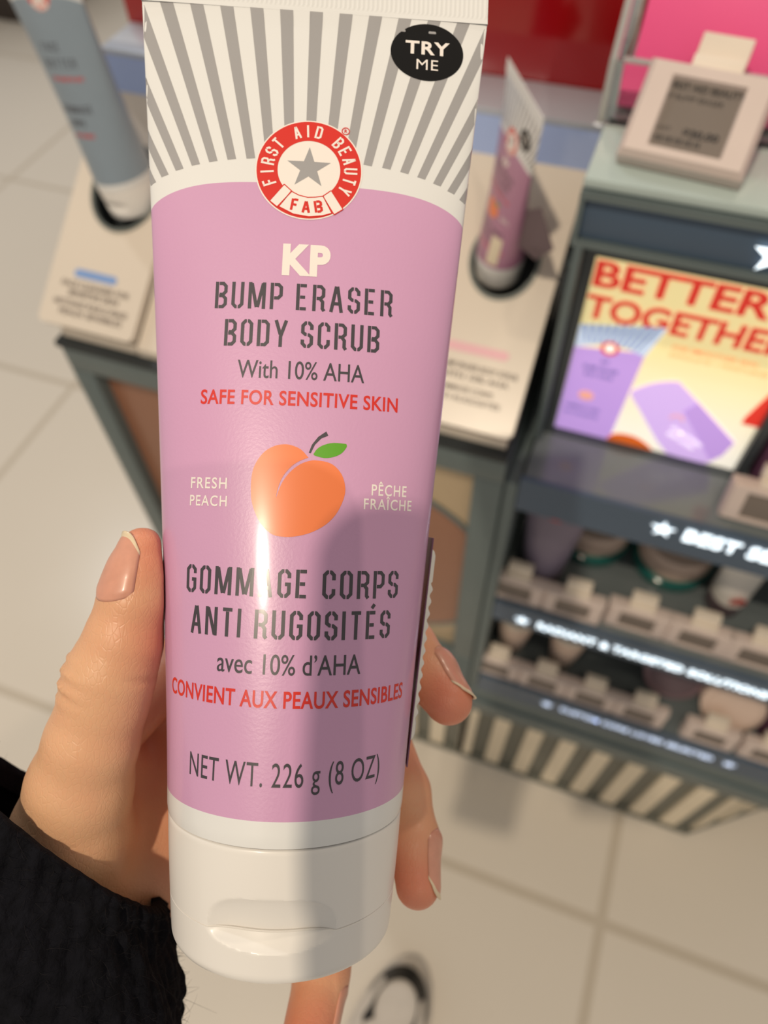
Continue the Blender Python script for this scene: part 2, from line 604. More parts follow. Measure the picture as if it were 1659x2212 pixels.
def theta_of(s, t):
    a, b = tube_ab(t)
    out = np.zeros(len(s))
    for i0 in range(0, len(s), 4000):
        sl = slice(i0, i0 + 4000)
        d = np.hypot(a[sl, None] * np.cos(_TH), b[sl, None] * np.sin(_TH))
        S = np.concatenate([np.zeros((d.shape[0], 1)), np.cumsum((d[:, 1:] + d[:, :-1]) / 2 * (_TH[1] - _TH[0]), 1)], 1)
        S -= S[:, 180:181]
        for i in range(d.shape[0]):
            out[i0 + i] = np.interp(s[i0 + i], S[i], _TH)
    return out


def tube_map(s, t, off=0.0):
    """label coordinates (mm round the front, mm along the axis) -> tube space, metres."""
    s, t = np.asarray(s, float), np.asarray(t, float)
    th = theta_of(s, t)
    a, b = tube_ab(t)
    return np.stack([(a + off) * np.sin(th), t, (b + off) * np.cos(th)], 1) * 0.001


def decal_mesh(name, g, off=0.06, ds=1.1, dt=5.0):
    bm = bmesh.new()
    vs = [bm.verts.new((x, y, 0)) for x, y in g[0]]
    for f in g[1]:
        try:
            bm.faces.new([vs[i] for i in f])
        except ValueError:
            pass
    xs = [v.co.x for v in bm.verts]
    ys = [v.co.y for v in bm.verts]
    for lo, hi, d, n in ((min(xs), max(xs), ds, (1, 0, 0)), (min(ys), max(ys), dt, (0, 1, 0))):
        k = math.ceil(lo / d) * d
        while k < hi:
            bmesh.ops.bisect_plane(bm, geom=list(bm.verts) + list(bm.edges) + list(bm.faces), dist=1e-5,
                                   plane_co=Vector(n) * k, plane_no=n)
            k += d
    bmesh.ops.remove_doubles(bm, verts=list(bm.verts), dist=2e-4)
    bmesh.ops.dissolve_degenerate(bm, dist=2e-4, edges=list(bm.edges))
    co = np.array([v.co[:] for v in bm.verts])
    p = tube_map(co[:, 0], co[:, 1], off)
    for v, q in zip(bm.verts, p):
        v.co = q
    bm.normal_update()
    for f in bm.faces:
        if f.normal.z < 0:
            f.normal_flip()
    me = bpy.data.meshes.new(name)
    bm.to_mesh(me)
    bm.free()
    for p in me.polygons:
        p.use_smooth = True
    return me


def arc_t(s):
    s = min(abs(s), 81.68 - abs(s)) if abs(s) > 40.84 else abs(s)
    return 136.9 - 5.3 * (s / 36.0) ** 4.4


def tube_body_mesh(band=5.2):
    nc = 160
    cols = []
    for j in range(nc):
        th = -PI + 2 * PI * j / nc
        t = 134.0
        for _ in range(6):
            a, b = tube_ab(np.array([t]))
            q = np.linspace(0, th, 60)
            s = np.trapezoid(np.hypot(a[0] * np.cos(q), b[0] * np.sin(q)), q) if hasattr(np, 'trapezoid') else np.trapz(np.hypot(a[0] * np.cos(q), b[0] * np.sin(q)), q)
            t = arc_t(s)
        ts = list(np.linspace(0.25, band, 5)) + list(np.linspace(band, t, 44))[1:] + list(np.linspace(t, T_L, 22))[1:]
        cols.append((th, np.array(ts)))
    V, F, MI = [], [], []
    nr = len(cols[0][1])
    for th, ts in cols:
        a, b = tube_ab(ts)
        sh = np.where(ts < 1.2, 0.25 * ((1.2 - ts) / 1.2) ** 2, 0)       # rounded shoulder
        for i in range(nr):
            V.append(((a[i] - sh[i]) * math.sin(th) * .001, ts[i] * .001, (b[i] - sh[i]) * math.cos(th) * .001))
    for j in range(nc):
        k = (j + 1) % nc
        for i in range(nr - 1):
            F.append((j * nr + i, k * nr + i, k * nr + i + 1, j * nr + i + 1))
            MI.append(1 if 4 <= i < 47 else 0)
    me = bpy.data.meshes.new('tube_body')
    me.from_pydata(V, [], F)
    for p, m in zip(me.polygons, MI):
        p.material_index = m
        p.use_smooth = True
    return me


def crimp_mesh():
    n, W, H = 150, T_C, 11.5
    V, F = [], []
    rows = [(-0.6, 0.52, 0), (0.4, 0.42, 0), (1.2, 0.36, 1), (H - 0.3, 0.36, 1), (H, 0.2, 0)]
    for side in (1, -1):
        for i in range(n + 1):
            x = -W + 2 * W * i / n
            for y, d, rib in rows:
                z = side * (d + (0.12 if rib and i % 2 else 0.0))
                V.append((x * .001, (T_L + y) * .001, z * .001))
    nr = len(rows)
    h = (n + 1) * nr
    for side in (0, 1):
        for i in range(n):
            for r in range(nr - 1):
                q = (i * nr + r, (i + 1) * nr + r, (i + 1) * nr + r + 1, i * nr + r + 1)
                F.append(tuple(x + h * side for x in (q if side == 0 else q[::-1])))
    for i in range(n):
        F.append((i * nr + nr - 1, (i + 1) * nr + nr - 1, h + (i + 1) * nr + nr - 1, h + i * nr + nr - 1))
    for e in (0, n):
        for r in range(nr - 1):
            F.append((e * nr + r, e * nr + r + 1, h + e * nr + r + 1, h + e * nr + r))
    me = bpy.data.meshes.new('crimp')
    me.from_pydata(V, [], F)
    bm = bmesh.new()
    bm.from_mesh(me)
    bmesh.ops.recalc_face_normals(bm, faces=bm.faces)
    bm.to_mesh(me)
    bm.free()
    return me


def sstep(x):
    x = min(max(x, 0.0), 1.0)
    return x * x * (3 - 2 * x)


def cap_mesh():
    """flip-top cap with a scooped thumb notch and the lid's split line."""
    nc = 300
    ys = [0.0, -0.25, -0.6]
    y = -1.2
    while y > -25.2:
        ys.append(y)
        y -= 0.32
    SP = -17.2
    ys += [SP + 0.16, SP + 0.06, SP - 0.06, SP - 0.16]
    ys = sorted(set(round(v, 3) for v in ys), reverse=True)
    V, F = [], []

    def rad(y):
        r = 25.75 - 1.5 * (-y / 24.0) ** 1.3
        if y > -0.6:
            r -= 0.35 * (1 + y / 0.6) ** 2
        if abs(y - SP) < 0.1:
            r -= 0.22
        return r
    rows = [(y, rad(y)) for y in ys]
    r0, y0 = rows[-1][1], rows[-1][0]
    for k in range(1, 9):
        a = k / 8 * PI / 2
        rows.append((y0 - 2.6 * math.sin(a), r0 - 2.6 * (1 - math.cos(a))))
    rows.append((rows[-1][0] - 0.05, r0 * 0.5))
    nr = len(rows)
    for j in range(nc):
        th = 2 * PI * j / nc
        tt = math.atan2(math.sin(th), math.cos(th))
        for y, r in rows:
            s = tt * 25.5 + 0.8
            d = 0.0
            if abs(s) < 14 and y < -9:
                dd = max(0.0, 1 - (abs(s) / 13.8) ** 5)
                if y > SP:
                    top = SP + 7.4 * math.sqrt(max(0.0, 1 - min(1, abs(s) / 13.8) ** 3.4))
                    if y < top:
                        d = 2.9 * dd * ((top - y) / (top - SP)) ** 0.75
                else:
                    bot = SP - 3.4 * math.sqrt(max(0.0, 1 - min(1, abs(s) / 13.8) ** 2))
                    if y > bot:
                        d = 2.3 * dd * ((y - bot) / (SP - bot)) ** 0.85
            V.append(((r - d) * math.sin(th) * .001, y * .001, (r - d) * math.cos(th) * .001))
    for j in range(nc):
        k = (j + 1) % nc
        for i in range(nr - 1):
            F.append((j * nr + i, j * nr + i + 1, k * nr + i + 1, k * nr + i))
    c = len(V)
    V.append((0, rows[-1][0] * .001, 0))
    c2 = len(V)
    V.append((0, 0, 0))
    for j in range(nc):
        k = (j + 1) % nc
        F.append((j * nr + nr - 1, c, k * nr + nr - 1))
        F.append((j * nr, k * nr, c2))
    me = bpy.data.meshes.new('flip_cap')
    me.from_pydata(V, [], F)
    bm = bmesh.new()
    bm.from_mesh(me)
    bmesh.ops.recalc_face_normals(bm, faces=bm.faces)
    bm.to_mesh(me)
    bm.free()
    for p in me.polygons:
        p.use_smooth = True
    me.set_sharp_from_angle(angle=math.radians(28))
    return me


BODY, CRIMP, CAPM = tube_body_mesh(), crimp_mesh(), cap_mesh()

# printed rays of the upper panel: they fan out from a point down the axis
rays = []
for i in range(-9, 10):
    def ray_x(t, e, i=i): return (0.0675 * i + e * 0.0148) * (t - 79.0)
    def t_end(x): return 142.7 - 5.5 * (min(abs(x), 40) / 35.0) ** 3
    tb = 142.0
    for _ in range(5):
        tb = t_end(ray_x(tb, 0))
    tt = 178.9
    if abs(i) >= 6:
        tt = min(tt, 79.0 + 38.6 / (0.0675 * abs(i) - 0.0148))
    if abs(ray_x(tb, 0)) > 40: continue
    sl = 0.0675 * i
    P0 = [(ray_x(tb, -1), tb + sl * ray_x(tb, -1) * -0.5 + sl * ray_x(tb, 0) * 0.5), (ray_x(tb, 1), tb - sl * ray_x(tb, 1) * 0.5 + sl * ray_x(tb, 0) * 0.5)]
    rays.append(poly2d([P0[0], P0[1], (ray_x(tt, 1), tt), (ray_x(tt, -1), tt)]))
RAYS = merge2d(rays)

LC = (0.0, 140.35)      # emblem centre
ring_red = sector2d(LC[0], LC[1], 6.85, 11.45, math.radians(0), math.radians(360), 96)
disc_white = poly2d([(LC[0] + 11.75 * math.cos(a * PI / 48), LC[1] + 11.75 * math.sin(a * PI / 48)) for a in range(96)])
ring_txt = []
for k, ch in enumerate('FIRST AID BEAUTY'):
    if ch == ' ': continue
    a = math.radians(201 - 230 * k / 15)
    g = stencil2d(ch, -0.75 if ch != 'I' else -0.22, 0.75 if ch != 'I' else 0.22, -1.5, 3.0, 0.44)
    ring_txt.append(xf2d(g, a - PI / 2, LC[0] + 9.15 * math.cos(a), LC[1] + 9.15 * math.sin(a)))
RING_TXT = merge2d(ring_txt)
def at_logo(l, grow=0.0): return [(LC[0] + x * (1 + grow), LC[1] + y * (1 + grow)) for x, y in l]
FLAP_L = [(-5.2, -3.75), (-3.45, -5.3), (-6.5, -9.1), (-8.2, -7.75)]
FLAP_R = [(3.3, -6.05), (5.05, -4.6), (7.8, -8.8), (5.9, -10.2)]
PANEL = [(-3.6, -5.3), (-1.9, -6.15), (0.0, -6.55), (1.7, -6.4), (3.35, -6.05), (5.4, -9.9), (3.4, -10.6), (0.5, -11.05), (-2.9, -10.6), (-6.15, -9.0)]


def outline2d(l, w):
    n = len(l)
    return merge2d([stroke2d([l[i], l[(i + 1) % n]], w) for i in range(n)])


BANNER_WHITE = merge2d([poly2d(at_logo(FLAP_L)), poly2d(at_logo(PANEL)), poly2d(at_logo(FLAP_R))])
BANNER_RED = merge2d([outline2d(at_logo(FLAP_L), 0.22), outline2d(at_logo(PANEL), 0.22), outline2d(at_logo(FLAP_R), 0.22),
                      xf2d(stencil2d('F', -0.85, 0.85, -1.5, 2.9, 0.55), math.radians(-8), LC[0] - 2.7, LC[1] - 8.35),
                      xf2d(stencil2d('A', -0.95, 0.95, -1.5, 2.9, 0.55), 0.0, LC[0] - 0.25, LC[1] - 8.75),
                      xf2d(stencil2d('B', -0.9, 0.9, -1.5, 2.9, 0.55), math.radians(10), LC[0] + 2.4, LC[1] - 8.5)])
REG = merge2d([sector2d(7.7, 150.1, 0.72, 0.92, 0, 2 * PI, 24), label2d('R', 7.4, 8.05, 149.72, 0.8, 0.02)])

PEACH = [(2.75, 76.29), (1.13, 77.93), (-0.85, 78.73), (-2.47, 78.87), (-4.39, 78.43), (-6.28, 77.25), (-7.66, 75.47), (-8.53, 73.49), (-8.81, 71.37), (-8.78, 69.1), (-8.49, 66.85), (-7.71, 64.63), (-6.45, 62.44), (-4.75, 60.76), (-3.11, 59.96), (-0.57, 59.8), (1.95, 60.2), (4.44, 61.08), (6.94, 62.61), (8.79, 64.6), (10.0, 66.91), (10.64, 69.21), (10.49, 71.16), (9.76, 73.09), (8.39, 74.66), (6.72, 75.5), (4.45, 75.78), (3.16, 75.66), (1.26, 74.92), (-0.59, 73.44), (-2.1, 71.44), (-2.96, 69.46), (-3.45, 67.67), (-3.4, 68.64), (-2.95, 70.59), (-2.15, 72.41), (-0.63, 74.32), (0.92, 75.46)]
LEAF = [(3.74, 77.06), (4.5, 78.25), (5.92, 79.14), (7.86, 79.64), (10.49, 79.56), (10.59, 78.9), (9.58, 77.52), (7.98, 76.68), (6.04, 76.35), (4.08, 76.75)]
STALK = [(2.77, 77.28), (3.34, 79.02), (4.56, 80.73), (6.2, 81.97), (6.66, 81.1), (5.22, 80.43), (3.98, 79.05), (3.16, 77.2)]


def smooth_loop(l, n=3, closed=True, keep=()):
    """Catmull-Rom resample; kept indices stay sharp."""
    out, N = [], len(l)
    for i in range(N):
        p0, p1, p2, p3 = (Vector(l[(i + k) % N]) for k in (-1, 0, 1, 2))
        if i in keep: p0 = p1 - (p2 - p1)
        if (i + 1) % N in keep: p3 = p2 + (p2 - p1)
        for q in range(n):
            u = q / n
            out.append(tuple(0.5 * (2 * p1 + (p2 - p0) * u + (2 * p0 - 5 * p1 + 4 * p2 - p3) * u * u + (3 * p1 - p0 - 3 * p2 + p3) * u ** 3)))
    return out


KP = label2d('KP', -4.75, 5.55, 115.7, 7.2, 0.05, 1.12)
NAME_ENGLISH = merge2d([stencil2d('BUMP ERASER', -18.9, 19.4, 108.0, 5.9, 0.72), stencil2d('BODY SCRUB', -16.4, 16.8, 99.75, 5.85, 0.72),
                        label2d('With 10% AHA', -13.1, 13.8, 92.85, 3.85, 0.004)])
NAME_FRENCH = merge2d([stencil2d('GOMMAGE CORPS', -22.8, 23.9, 47.6, 5.7, 0.72), stencil2d('ANTI RUGOSIT\u00c9S', -21.2, 22.3, 39.4, 5.7, 0.72),
                       label2d("avec 10% d\u2019AHA", -14.1, 15.5, 32.55, 3.9, 0.004)])
WEIGHT = label2d('NET WT. 226 g (8 OZ)', -20.2, 21.7, 11.5, 4.4, 0.0, 1.08)
CLAIM_ENGLISH = label2d('SAFE FOR SENSITIVE SKIN', -21.0, 21.5, 87.1, 3.1, 0.018, 1.05)
CLAIM_FRENCH = label2d('CONVIENT AUX PEAUX SENSIBLES', -27.7, 28.0, 26.2, 3.25, 0.018, 1.05)
FLAVOUR_ENGLISH = merge2d([label2d('FRESH', -22.5, -14.0, 69.2, 2.3, 0.012, 1.15), label2d('PEACH', -22.6, -13.8, 65.55, 2.2, 0.012, 1.15)])
FLAVOUR_FRENCH = merge2d([label2d('P\u00caCHE', 16.35, 24.7, 69.0, 2.35, 0.012, 1.15), label2d('FRA\u00ceCHE', 14.75, 26.3, 66.05, 2.25, 0.012, 1.15)])

D = {}
D['rays'] = decal_mesh('ray_print', RAYS, 0.06, 0.7)
D['disc'] = decal_mesh('emblem_disc', disc_white, 0.07)
D['ring'] = decal_mesh('emblem_ring', ring_red, 0.10)
D['ring_txt'] = decal_mesh('emblem_lettering', RING_TXT, 0.13)
D['banner'] = decal_mesh('emblem_banner', BANNER_WHITE, 0.13)
D['banner_red'] = decal_mesh('banner_lettering', merge2d([BANNER_RED, REG]), 0.16)
D['star'] = decal_mesh('emblem_star', star2d(LC[0] - 0.05, LC[1] + 0.35, 5.0, 1.95), 0.10)
D['kp'] = decal_mesh('title_lettering', KP, 0.05)
PRINTS = [('english_name', NAME_ENGLISH, 'dark_print', 'charcoal English name and strength'), ('french_name', NAME_FRENCH, 'dark_print', 'charcoal French name and strength'),
          ('weight_line', WEIGHT, 'dark_print', 'charcoal net weight line'), ('english_claim', CLAIM_ENGLISH, 'red_print', 'red English claim line'),
          ('french_claim', CLAIM_FRENCH, 'red_print', 'red French claim line'), ('english_flavour', FLAVOUR_ENGLISH, 'white_print', 'small white words left of the peach'),
          ('french_flavour', FLAVOUR_FRENCH, 'white_print', 'small white words right of the peach')]
for nm, g, mk, lb_ in PRINTS:
    D[nm] = decal_mesh(nm, g, 0.05)
D['peach'] = decal_mesh('peach_picture', poly2d(smooth_loop(PEACH, 3, keep=(0, 32))), 0.05)
D['leaf'] = decal_mesh('leaf_picture', poly2d(smooth_loop(LEAF, 3, keep=(0, 4))), 0.05)
D['stalk'] = decal_mesh('stalk_picture', poly2d(STALK), 0.05)
TRYC = (25.45, 171.0)
D['sticker'] = decal_mesh('sticker', poly2d([(TRYC[0] + 8.35 * math.cos(a * PI / 40), TRYC[1] + 6.9 * math.sin(a * PI / 40)) for a in range(80)]), 0.14)
D['try'] = decal_mesh('sticker_lettering', merge2d([label2d('TRY', TRYC[0] - 5.0, TRYC[0] + 5.1, TRYC[1] - 0.55, 3.25, 0.028, 1.12), label2d('ME', TRYC[0] - 2.4, TRYC[0] + 2.55, TRYC[1] - 4.25, 2.5, 0.0, 1.1)]), 0.18)


def share(name, me, m, parent, label=None):
    """an object on shared mesh data with its own material."""
    o = bpy.data.objects.new(name, me)
    COL.objects.link(o)
    o.parent = parent
    ms = m if isinstance(m, (list, tuple)) else [m]
    while len(me.materials) < len(ms):
        me.materials.append(ms[len(me.materials)])
    for i, x in enumerate(ms):
        o.material_slots[i].link = 'OBJECT'
        o.material_slots[i].material = x
    if label:
        o['label'] = label
    return o


def emblem(root):
    lg = share('emblem', D['disc'], M['white_print'], root, 'round red and white emblem with grey star')
    share('emblem_ring', D['ring'], M['red_print'], lg)
    share('ring_lettering', D['ring_txt'], M['white_print'], lg)
    share('emblem_star', D['star'], M['grey_print'], lg)
    share('emblem_banner', D['banner'], M['white_print'], lg)
    share('banner_lettering', D['banner_red'], M['red_print'], lg)


def make_tube(root, colour, sticker, scrub=True):
    share('tube_body', BODY, [M['tube_white'], colour], root)
    share('crimp', CRIMP, M['tube_white'], root, 'ribbed white sealed end')
    share('flip_cap', CAPM, M['cap_white'], root, 'white flip cap with scooped thumb notch')
    share('ray_print', D['rays'], M['grey_print'], root, 'fan of grey printed rays')
    emblem(root)
    if scrub:
        share('title_lettering', D['kp'], M['white_print'], root, 'white letters')
        for nm, g, mk, lb_ in PRINTS:
            share(nm + '_lettering', D[nm], M[mk], root, lb_)
        pc = share('peach_picture', D['peach'], M['orange_print'], root, 'orange peach picture')
        share('leaf', D['leaf'], M['green_print'], pc)
        share('stalk', D['stalk'], M['dark_print'], pc)
    if sticker:
        st = share('sticker', D['sticker'], M['black_sticker'], root, 'black oval sticker with white words')
        share('sticker_lettering', D['try'], M['white_print'], st)
    return root


# the held tube's own frame: x across the label, y up the axis to the crimp, z out of the label
TX, TU, TZ = Vector((0.93577, 0.34184, -0.08646)), Vector((-0.23765, 0.7926, 0.56153)), Vector((0.26048, -0.50491, 0.82293))
TM = Matrix((TX, TU, TZ)).transposed().to_4x4()
TM.translation = Vector((-0.03902, 0.030585, CAM_H - 0.173948))

held = empty('squeeze_tube', mw=TM)
tag(held, 'lilac and white squeeze tube with a peach picture held upright in the hand', 'tube')
make_tube(held, M['lilac'], True)
# flap of the folded label sheet and the ribbed security strip stuck on the tube's right side
def strip_mesh():
    bm = bmesh.new()
    n = 90
    A, B = [], []
    for i in range(n + 1):
        t = i / n
        y = 13.5 + (57.5 - 13.5) * t
        x = 27.35 + 3.55 * t
        ends = min(1, min(t, 1 - t) / 0.035)
        rib = 0.28 * math.sin(t * 2 * PI * 15.5) if 0.09 < t < 0.83 else 0.0
        w = (1.15 + rib) * (0.35 + 0.65 * math.sqrt(max(0, ends)))
        row = []
        for xx, zz in ((x, -1.2), (x + w, -1.7), (x + w, -11.5), (x, -12.0)):
            row.append(bm.verts.new((xx * .001, y * .001, zz * .001)))
        A.append(row)
    for r0, r1 in zip(A[:-1], A[1:]):
        for q in range(4):
            bm.faces.new((r0[q], r0[(q + 1) % 4], r1[(q + 1) % 4], r1[q]))
    bm.faces.new(A[0][::-1])
    bm.faces.new(A[-1])
    return bm_mesh('security_strip', bm)
link('security_strip', strip_mesh(), M['tag_white'], held, 50)['label'] = 'white ribbed security strip on the tube side'
bm = bmesh.new()
vs = []
for y, x in ((8.0, 26.75), (60.2, 30.9)):
    vs.append([bm.verts.new((xx * .001, y * .001, zz * .001)) for xx, zz in ((x, 0.6), (x + 0.3, 0.4), (x + 0.3, -13.0), (x, -13.0))])
for q in range(4):
    bm.faces.new((vs[0][q], vs[0][(q + 1) % 4], vs[1][(q + 1) % 4], vs[1][q]))
bm.faces.new(vs[0][::-1])
bm.faces.new(vs[1])
link('paper_backing', bm_mesh('paper_backing', bm), M['purple_card'], held)['label'] = 'thin plum paper backing under the strip'

# ------------------------------------------------------------------ the hand that holds it (tube space, mm)
def rc(p, a, b, ra, rb):
    a, b = np.array(a, np.float32), np.array(b, np.float32)
    ba = b - a
    h = np.clip(((p - a) @ ba) / (ba @ ba), 0, 1)
    d = p - a - h[..., None] * ba
    return np.sqrt((d * d).sum(-1)) - (ra + (rb - ra) * h)


def smin(a, b, k):
    h = np.maximum(k - np.abs(a - b), 0) / k
    return np.minimum(a, b) - h * h * k * 0.25


THUMB = [((-33.4, 55.4, 3.5), 4.9), ((-33.9, 50.0, 3.8), 6.3), ((-34.6, 44.5, 3.8), 7.3), ((-36.6, 35.7, 3.0), 8.2), ((-39.4, 28.0, 2.0), 9.2),
         ((-41.0, 21.5, 1.0), 9.2), ((-43.9, 12.0, -0.5), 9.9), ((-47.3, 0.9, -4.0), 11.4), ((-50.5, -11.8, -9.0), 13.5), ((-57, -32, -16), 18.0), ((-66, -78, -12), 19.0)]
INDEX = [((0, 32, -45), 10.0), ((20, 44.0, -37), 8.4), ((28.0, 32.0, -22.0), 6.9), ((33.0, 26.0, -14.0), 6.7), ((37.0, 21.3, -7.5), 5.7)]
MIDDLE = [((-2, 12, -47), 10.0), ((20, 9, -38), 8.3), ((28.2, -6, -22.5), 6.9), ((30.6, -15, -14.5), 6.3), ((31.3, -23.3, -8.5), 5.2)]
RINGF = [((-6, -8, -46), 10.0), ((12, -30, -47), 8.2), ((11.5, -47, -35), 7.2), ((9.0, -55, -25), 7.0), ((6.5, -63, -14), 6.6)]
PINKY = [((-14, -22, -40), 9.5), ((-6, -36, -49), 7.2), ((-3, -42, -42), 6.2), ((-1, -42, -33), 5.4)]
MCPS = [INDEX[0], MIDDLE[0], RINGF[0], PINKY[0]]


def chain(p, pts, k=2.0):
    d = None
    for (a, ra), (b, rb) in zip(pts[:-1], pts[1:]):
        e = rc(p, a, b, ra, rb)
        d = e if d is None else smin(d, e, k)
    return d


def hand_sdf(p):
    th = chain(p, THUMB, 2.5)
    # wrinkles over the thumb's middle joint, on its outer side
    ax = np.array(THUMB[4][0], np.float32) - np.array(THUMB[3][0], np.float32)
    ax /= np.linalg.norm(ax)
    q = p - np.array((-41.0, 25.0, 2.0), np.float32)
    al = q @ ax
    w = np.exp(-(al / 5.0) ** 2) * np.clip((-q[..., 0] - 0.0) / 8.0, 0, 1)
    th = th + w * (0.36 * np.sin(al * 2.0 + 0.45 * q[..., 2]) + 0.18 * np.sin(al * 3.7 + 1.0) - 0.5)
    q2 = p - np.array((-31.0, 27.5, 6.0), np.float32)
    al2 = q2 @ ax
    th = th + 0.5 * np.exp(-(al2 / 0.8) ** 2) * np.exp(-((q2 * q2).sum(-1)) / 30.0)
    palm = rc(p, (-50, -20, -18), (-20, -6, -52), 12.0, 12.0)
    palm = smin(palm, rc(p, (-45, -8, -37), (-14, 40, -42), 11.0, 10.5), 4)
    palm = smin(palm, rc(p, (-43, 8, -16), (-31, 25, -36), 5.5, 7.5), 4)
    palm = smin(palm, rc(p, (-44.5, -1, -24), (-45, -28, -22), 7.5, 9.0), 4)
    palm = smin(palm, rc(p, (-47, -32, -22), (-22, -22, -48), 13.0, 12.0), 6)
    for c, r in MCPS:
        palm = smin(palm, rc(p, (-52, -38, -28), c, 15.0, r), 6)
    d = smin(palm, th, 5.0)
    for f in (INDEX, MIDDLE, RINGF, PINKY):
        fd = chain(p, f, 2.0)
        d = smin(d, fd, 3.0)
    # flesh flattens where it presses on the tube and the cap
    a, b = tube_ab(p[..., 1])
    a = np.where(p[..., 1] < 0, 25.9, a).astype(np.float32)
    b = np.where(p[..., 1] < 0, 25.9, b).astype(np.float32)
    e = np.sqrt((p[..., 0] / a) ** 2 + (p[..., 2] / b) ** 2)
    td = (e - 1) * np.minimum(a, b) - 0.12
    td = np.where(p[..., 1] < -27.9, np.maximum(td, -27.9 - p[..., 1]), td)
    d = -smin(-d, td, 1.2)
    return d


def surface_nets(lo, hi, h):
    n = [int(math.ceil((hi[i] - lo[i]) / h)) + 1 for i in range(3)]
    ax = [np.float32(lo[i]) + np.arange(n[i], dtype=np.float32) * np.float32(h) for i in range(3)]
    S = np.empty(n, np.float32)
    for i0 in range(0, n[0], 24):
        g = np.stack(np.meshgrid(ax[0][i0:i0 + 24], ax[1], ax[2], indexing='ij'), -1)
        S[i0:i0 + 24] = hand_sdf(g)
    ins = S < 0
    cnt = np.zeros([k - 1 for k in n], np.int8)
    for dx in (0, 1):
        for dy in (0, 1):
            for dz in (0, 1):
                cnt += ins[dx:n[0] - 1 + dx, dy:n[1] - 1 + dy, dz:n[2] - 1 + dz]
    act = (cnt > 0) & (cnt < 8)
    idx = -np.ones(act.shape, np.int64)
    cells = np.argwhere(act)
    idx[act] = np.arange(len(cells))
    acc = np.zeros((len(cells), 3))
    num = np.zeros(len(cells))
    corners = [(0, 0, 0), (1, 0, 0), (0, 1, 0), (1, 1, 0), (0, 0, 1), (1, 0, 1), (0, 1, 1), (1, 1, 1)]
    for a in range(8):
        for bb in range(a + 1, 8):
            ca, cb2 = np.array(corners[a]), np.array(corners[bb])
            if np.abs(ca - cb2).sum() != 1: continue
            va = S[tuple((cells + ca).T)]
            vb = S[tuple((cells + cb2).T)]
            m = (va < 0) != (vb < 0)
            t = va[m] / (va[m] - vb[m])
            acc[m] += ca + t[:, None] * (cb2 - ca)
            num[m] += 1
    V = (cells + acc / num[:, None]) * h + np.array(lo)
    F = []
    for axn in range(3):
        u, v = (axn + 1) % 3, (axn + 2) % 3
        sl0 = [slice(None)] * 3
        sl1 = [slice(None)] * 3
        sl0[axn] = slice(0, n[axn] - 1)
        sl1[axn] = slice(1, n[axn])
        x = ins[tuple(sl0)] != ins[tuple(sl1)]
        e = np.argwhere(x)
        ok = (e[:, u] > 0) & (e[:, v] > 0) & (e[:, u] < n[u] - 1) & (e[:, v] < n[v] - 1)
        e = e[ok]
        sgn = ins[tuple(e.T)]
        du = np.zeros(3, int); du[u] = 1
        dv = np.zeros(3, int); dv[v] = 1
        q = np.stack([idx[tuple((e - du - dv).T)], idx[tuple((e - dv).T)], idx[tuple(e.T)], idx[tuple((e - du).T)]], 1)
        q[~sgn] = q[~sgn][:, ::-1]
        F.append(q)
    return V, np.concatenate(F)


def project(V, it=2):
    V = V.astype(np.float32)
    for _ in range(it):
        d = hand_sdf(V)
        g = np.zeros_like(V)
        for k in range(3):
            e = np.zeros(3, np.float32)
            e[k] = 0.15
            g[:, k] = hand_sdf(V + e) - hand_sdf(V - e)
        g /= np.linalg.norm(g, axis=1, keepdims=True) + 1e-9
        V = V - g * np.clip(d, -0.4, 0.4)[:, None]
    return V


HV, HF = surface_nets((-100, -74, -64), (46, 64, 24), 0.9)
HV = project(HV, 2)
hm = bpy.data.meshes.new('person')
hm.from_pydata((HV * 0.001).tolist(), [], HF.tolist())
for p in hm.polygons:
    p.use_smooth = True
fl = np.zeros(len(HV))
for f, wt in ((THUMB[::-1], 0.75), (INDEX, 1.0), (MIDDLE, 1.0), (RINGF, 1.0)):
    tip, mid = np.array(f[-1][0]), np.array(f[-2][0])
    fl = np.maximum(fl, wt * np.exp(-(np.linalg.norm(HV - tip, axis=1) / 11.0) ** 2))
fl = np.maximum(fl, 0.7 * np.exp(-((np.linalg.norm(HV - np.array((-28, 38, 6)), axis=1) / 9.0) ** 2)))
fl = np.maximum(fl, 0.45 * np.clip((-10 - HV[:, 2]) / 14.0, 0, 1))
at = hm.attributes.new('flush', 'FLOAT', 'POINT')
at.data.foreach_set('value', fl.astype(np.float32))
person = link('person', hm, M['skin'])
person.matrix_world = TM
tag(person, 'person holding the lilac tube, left hand showing, dark knit sleeve', 'person')


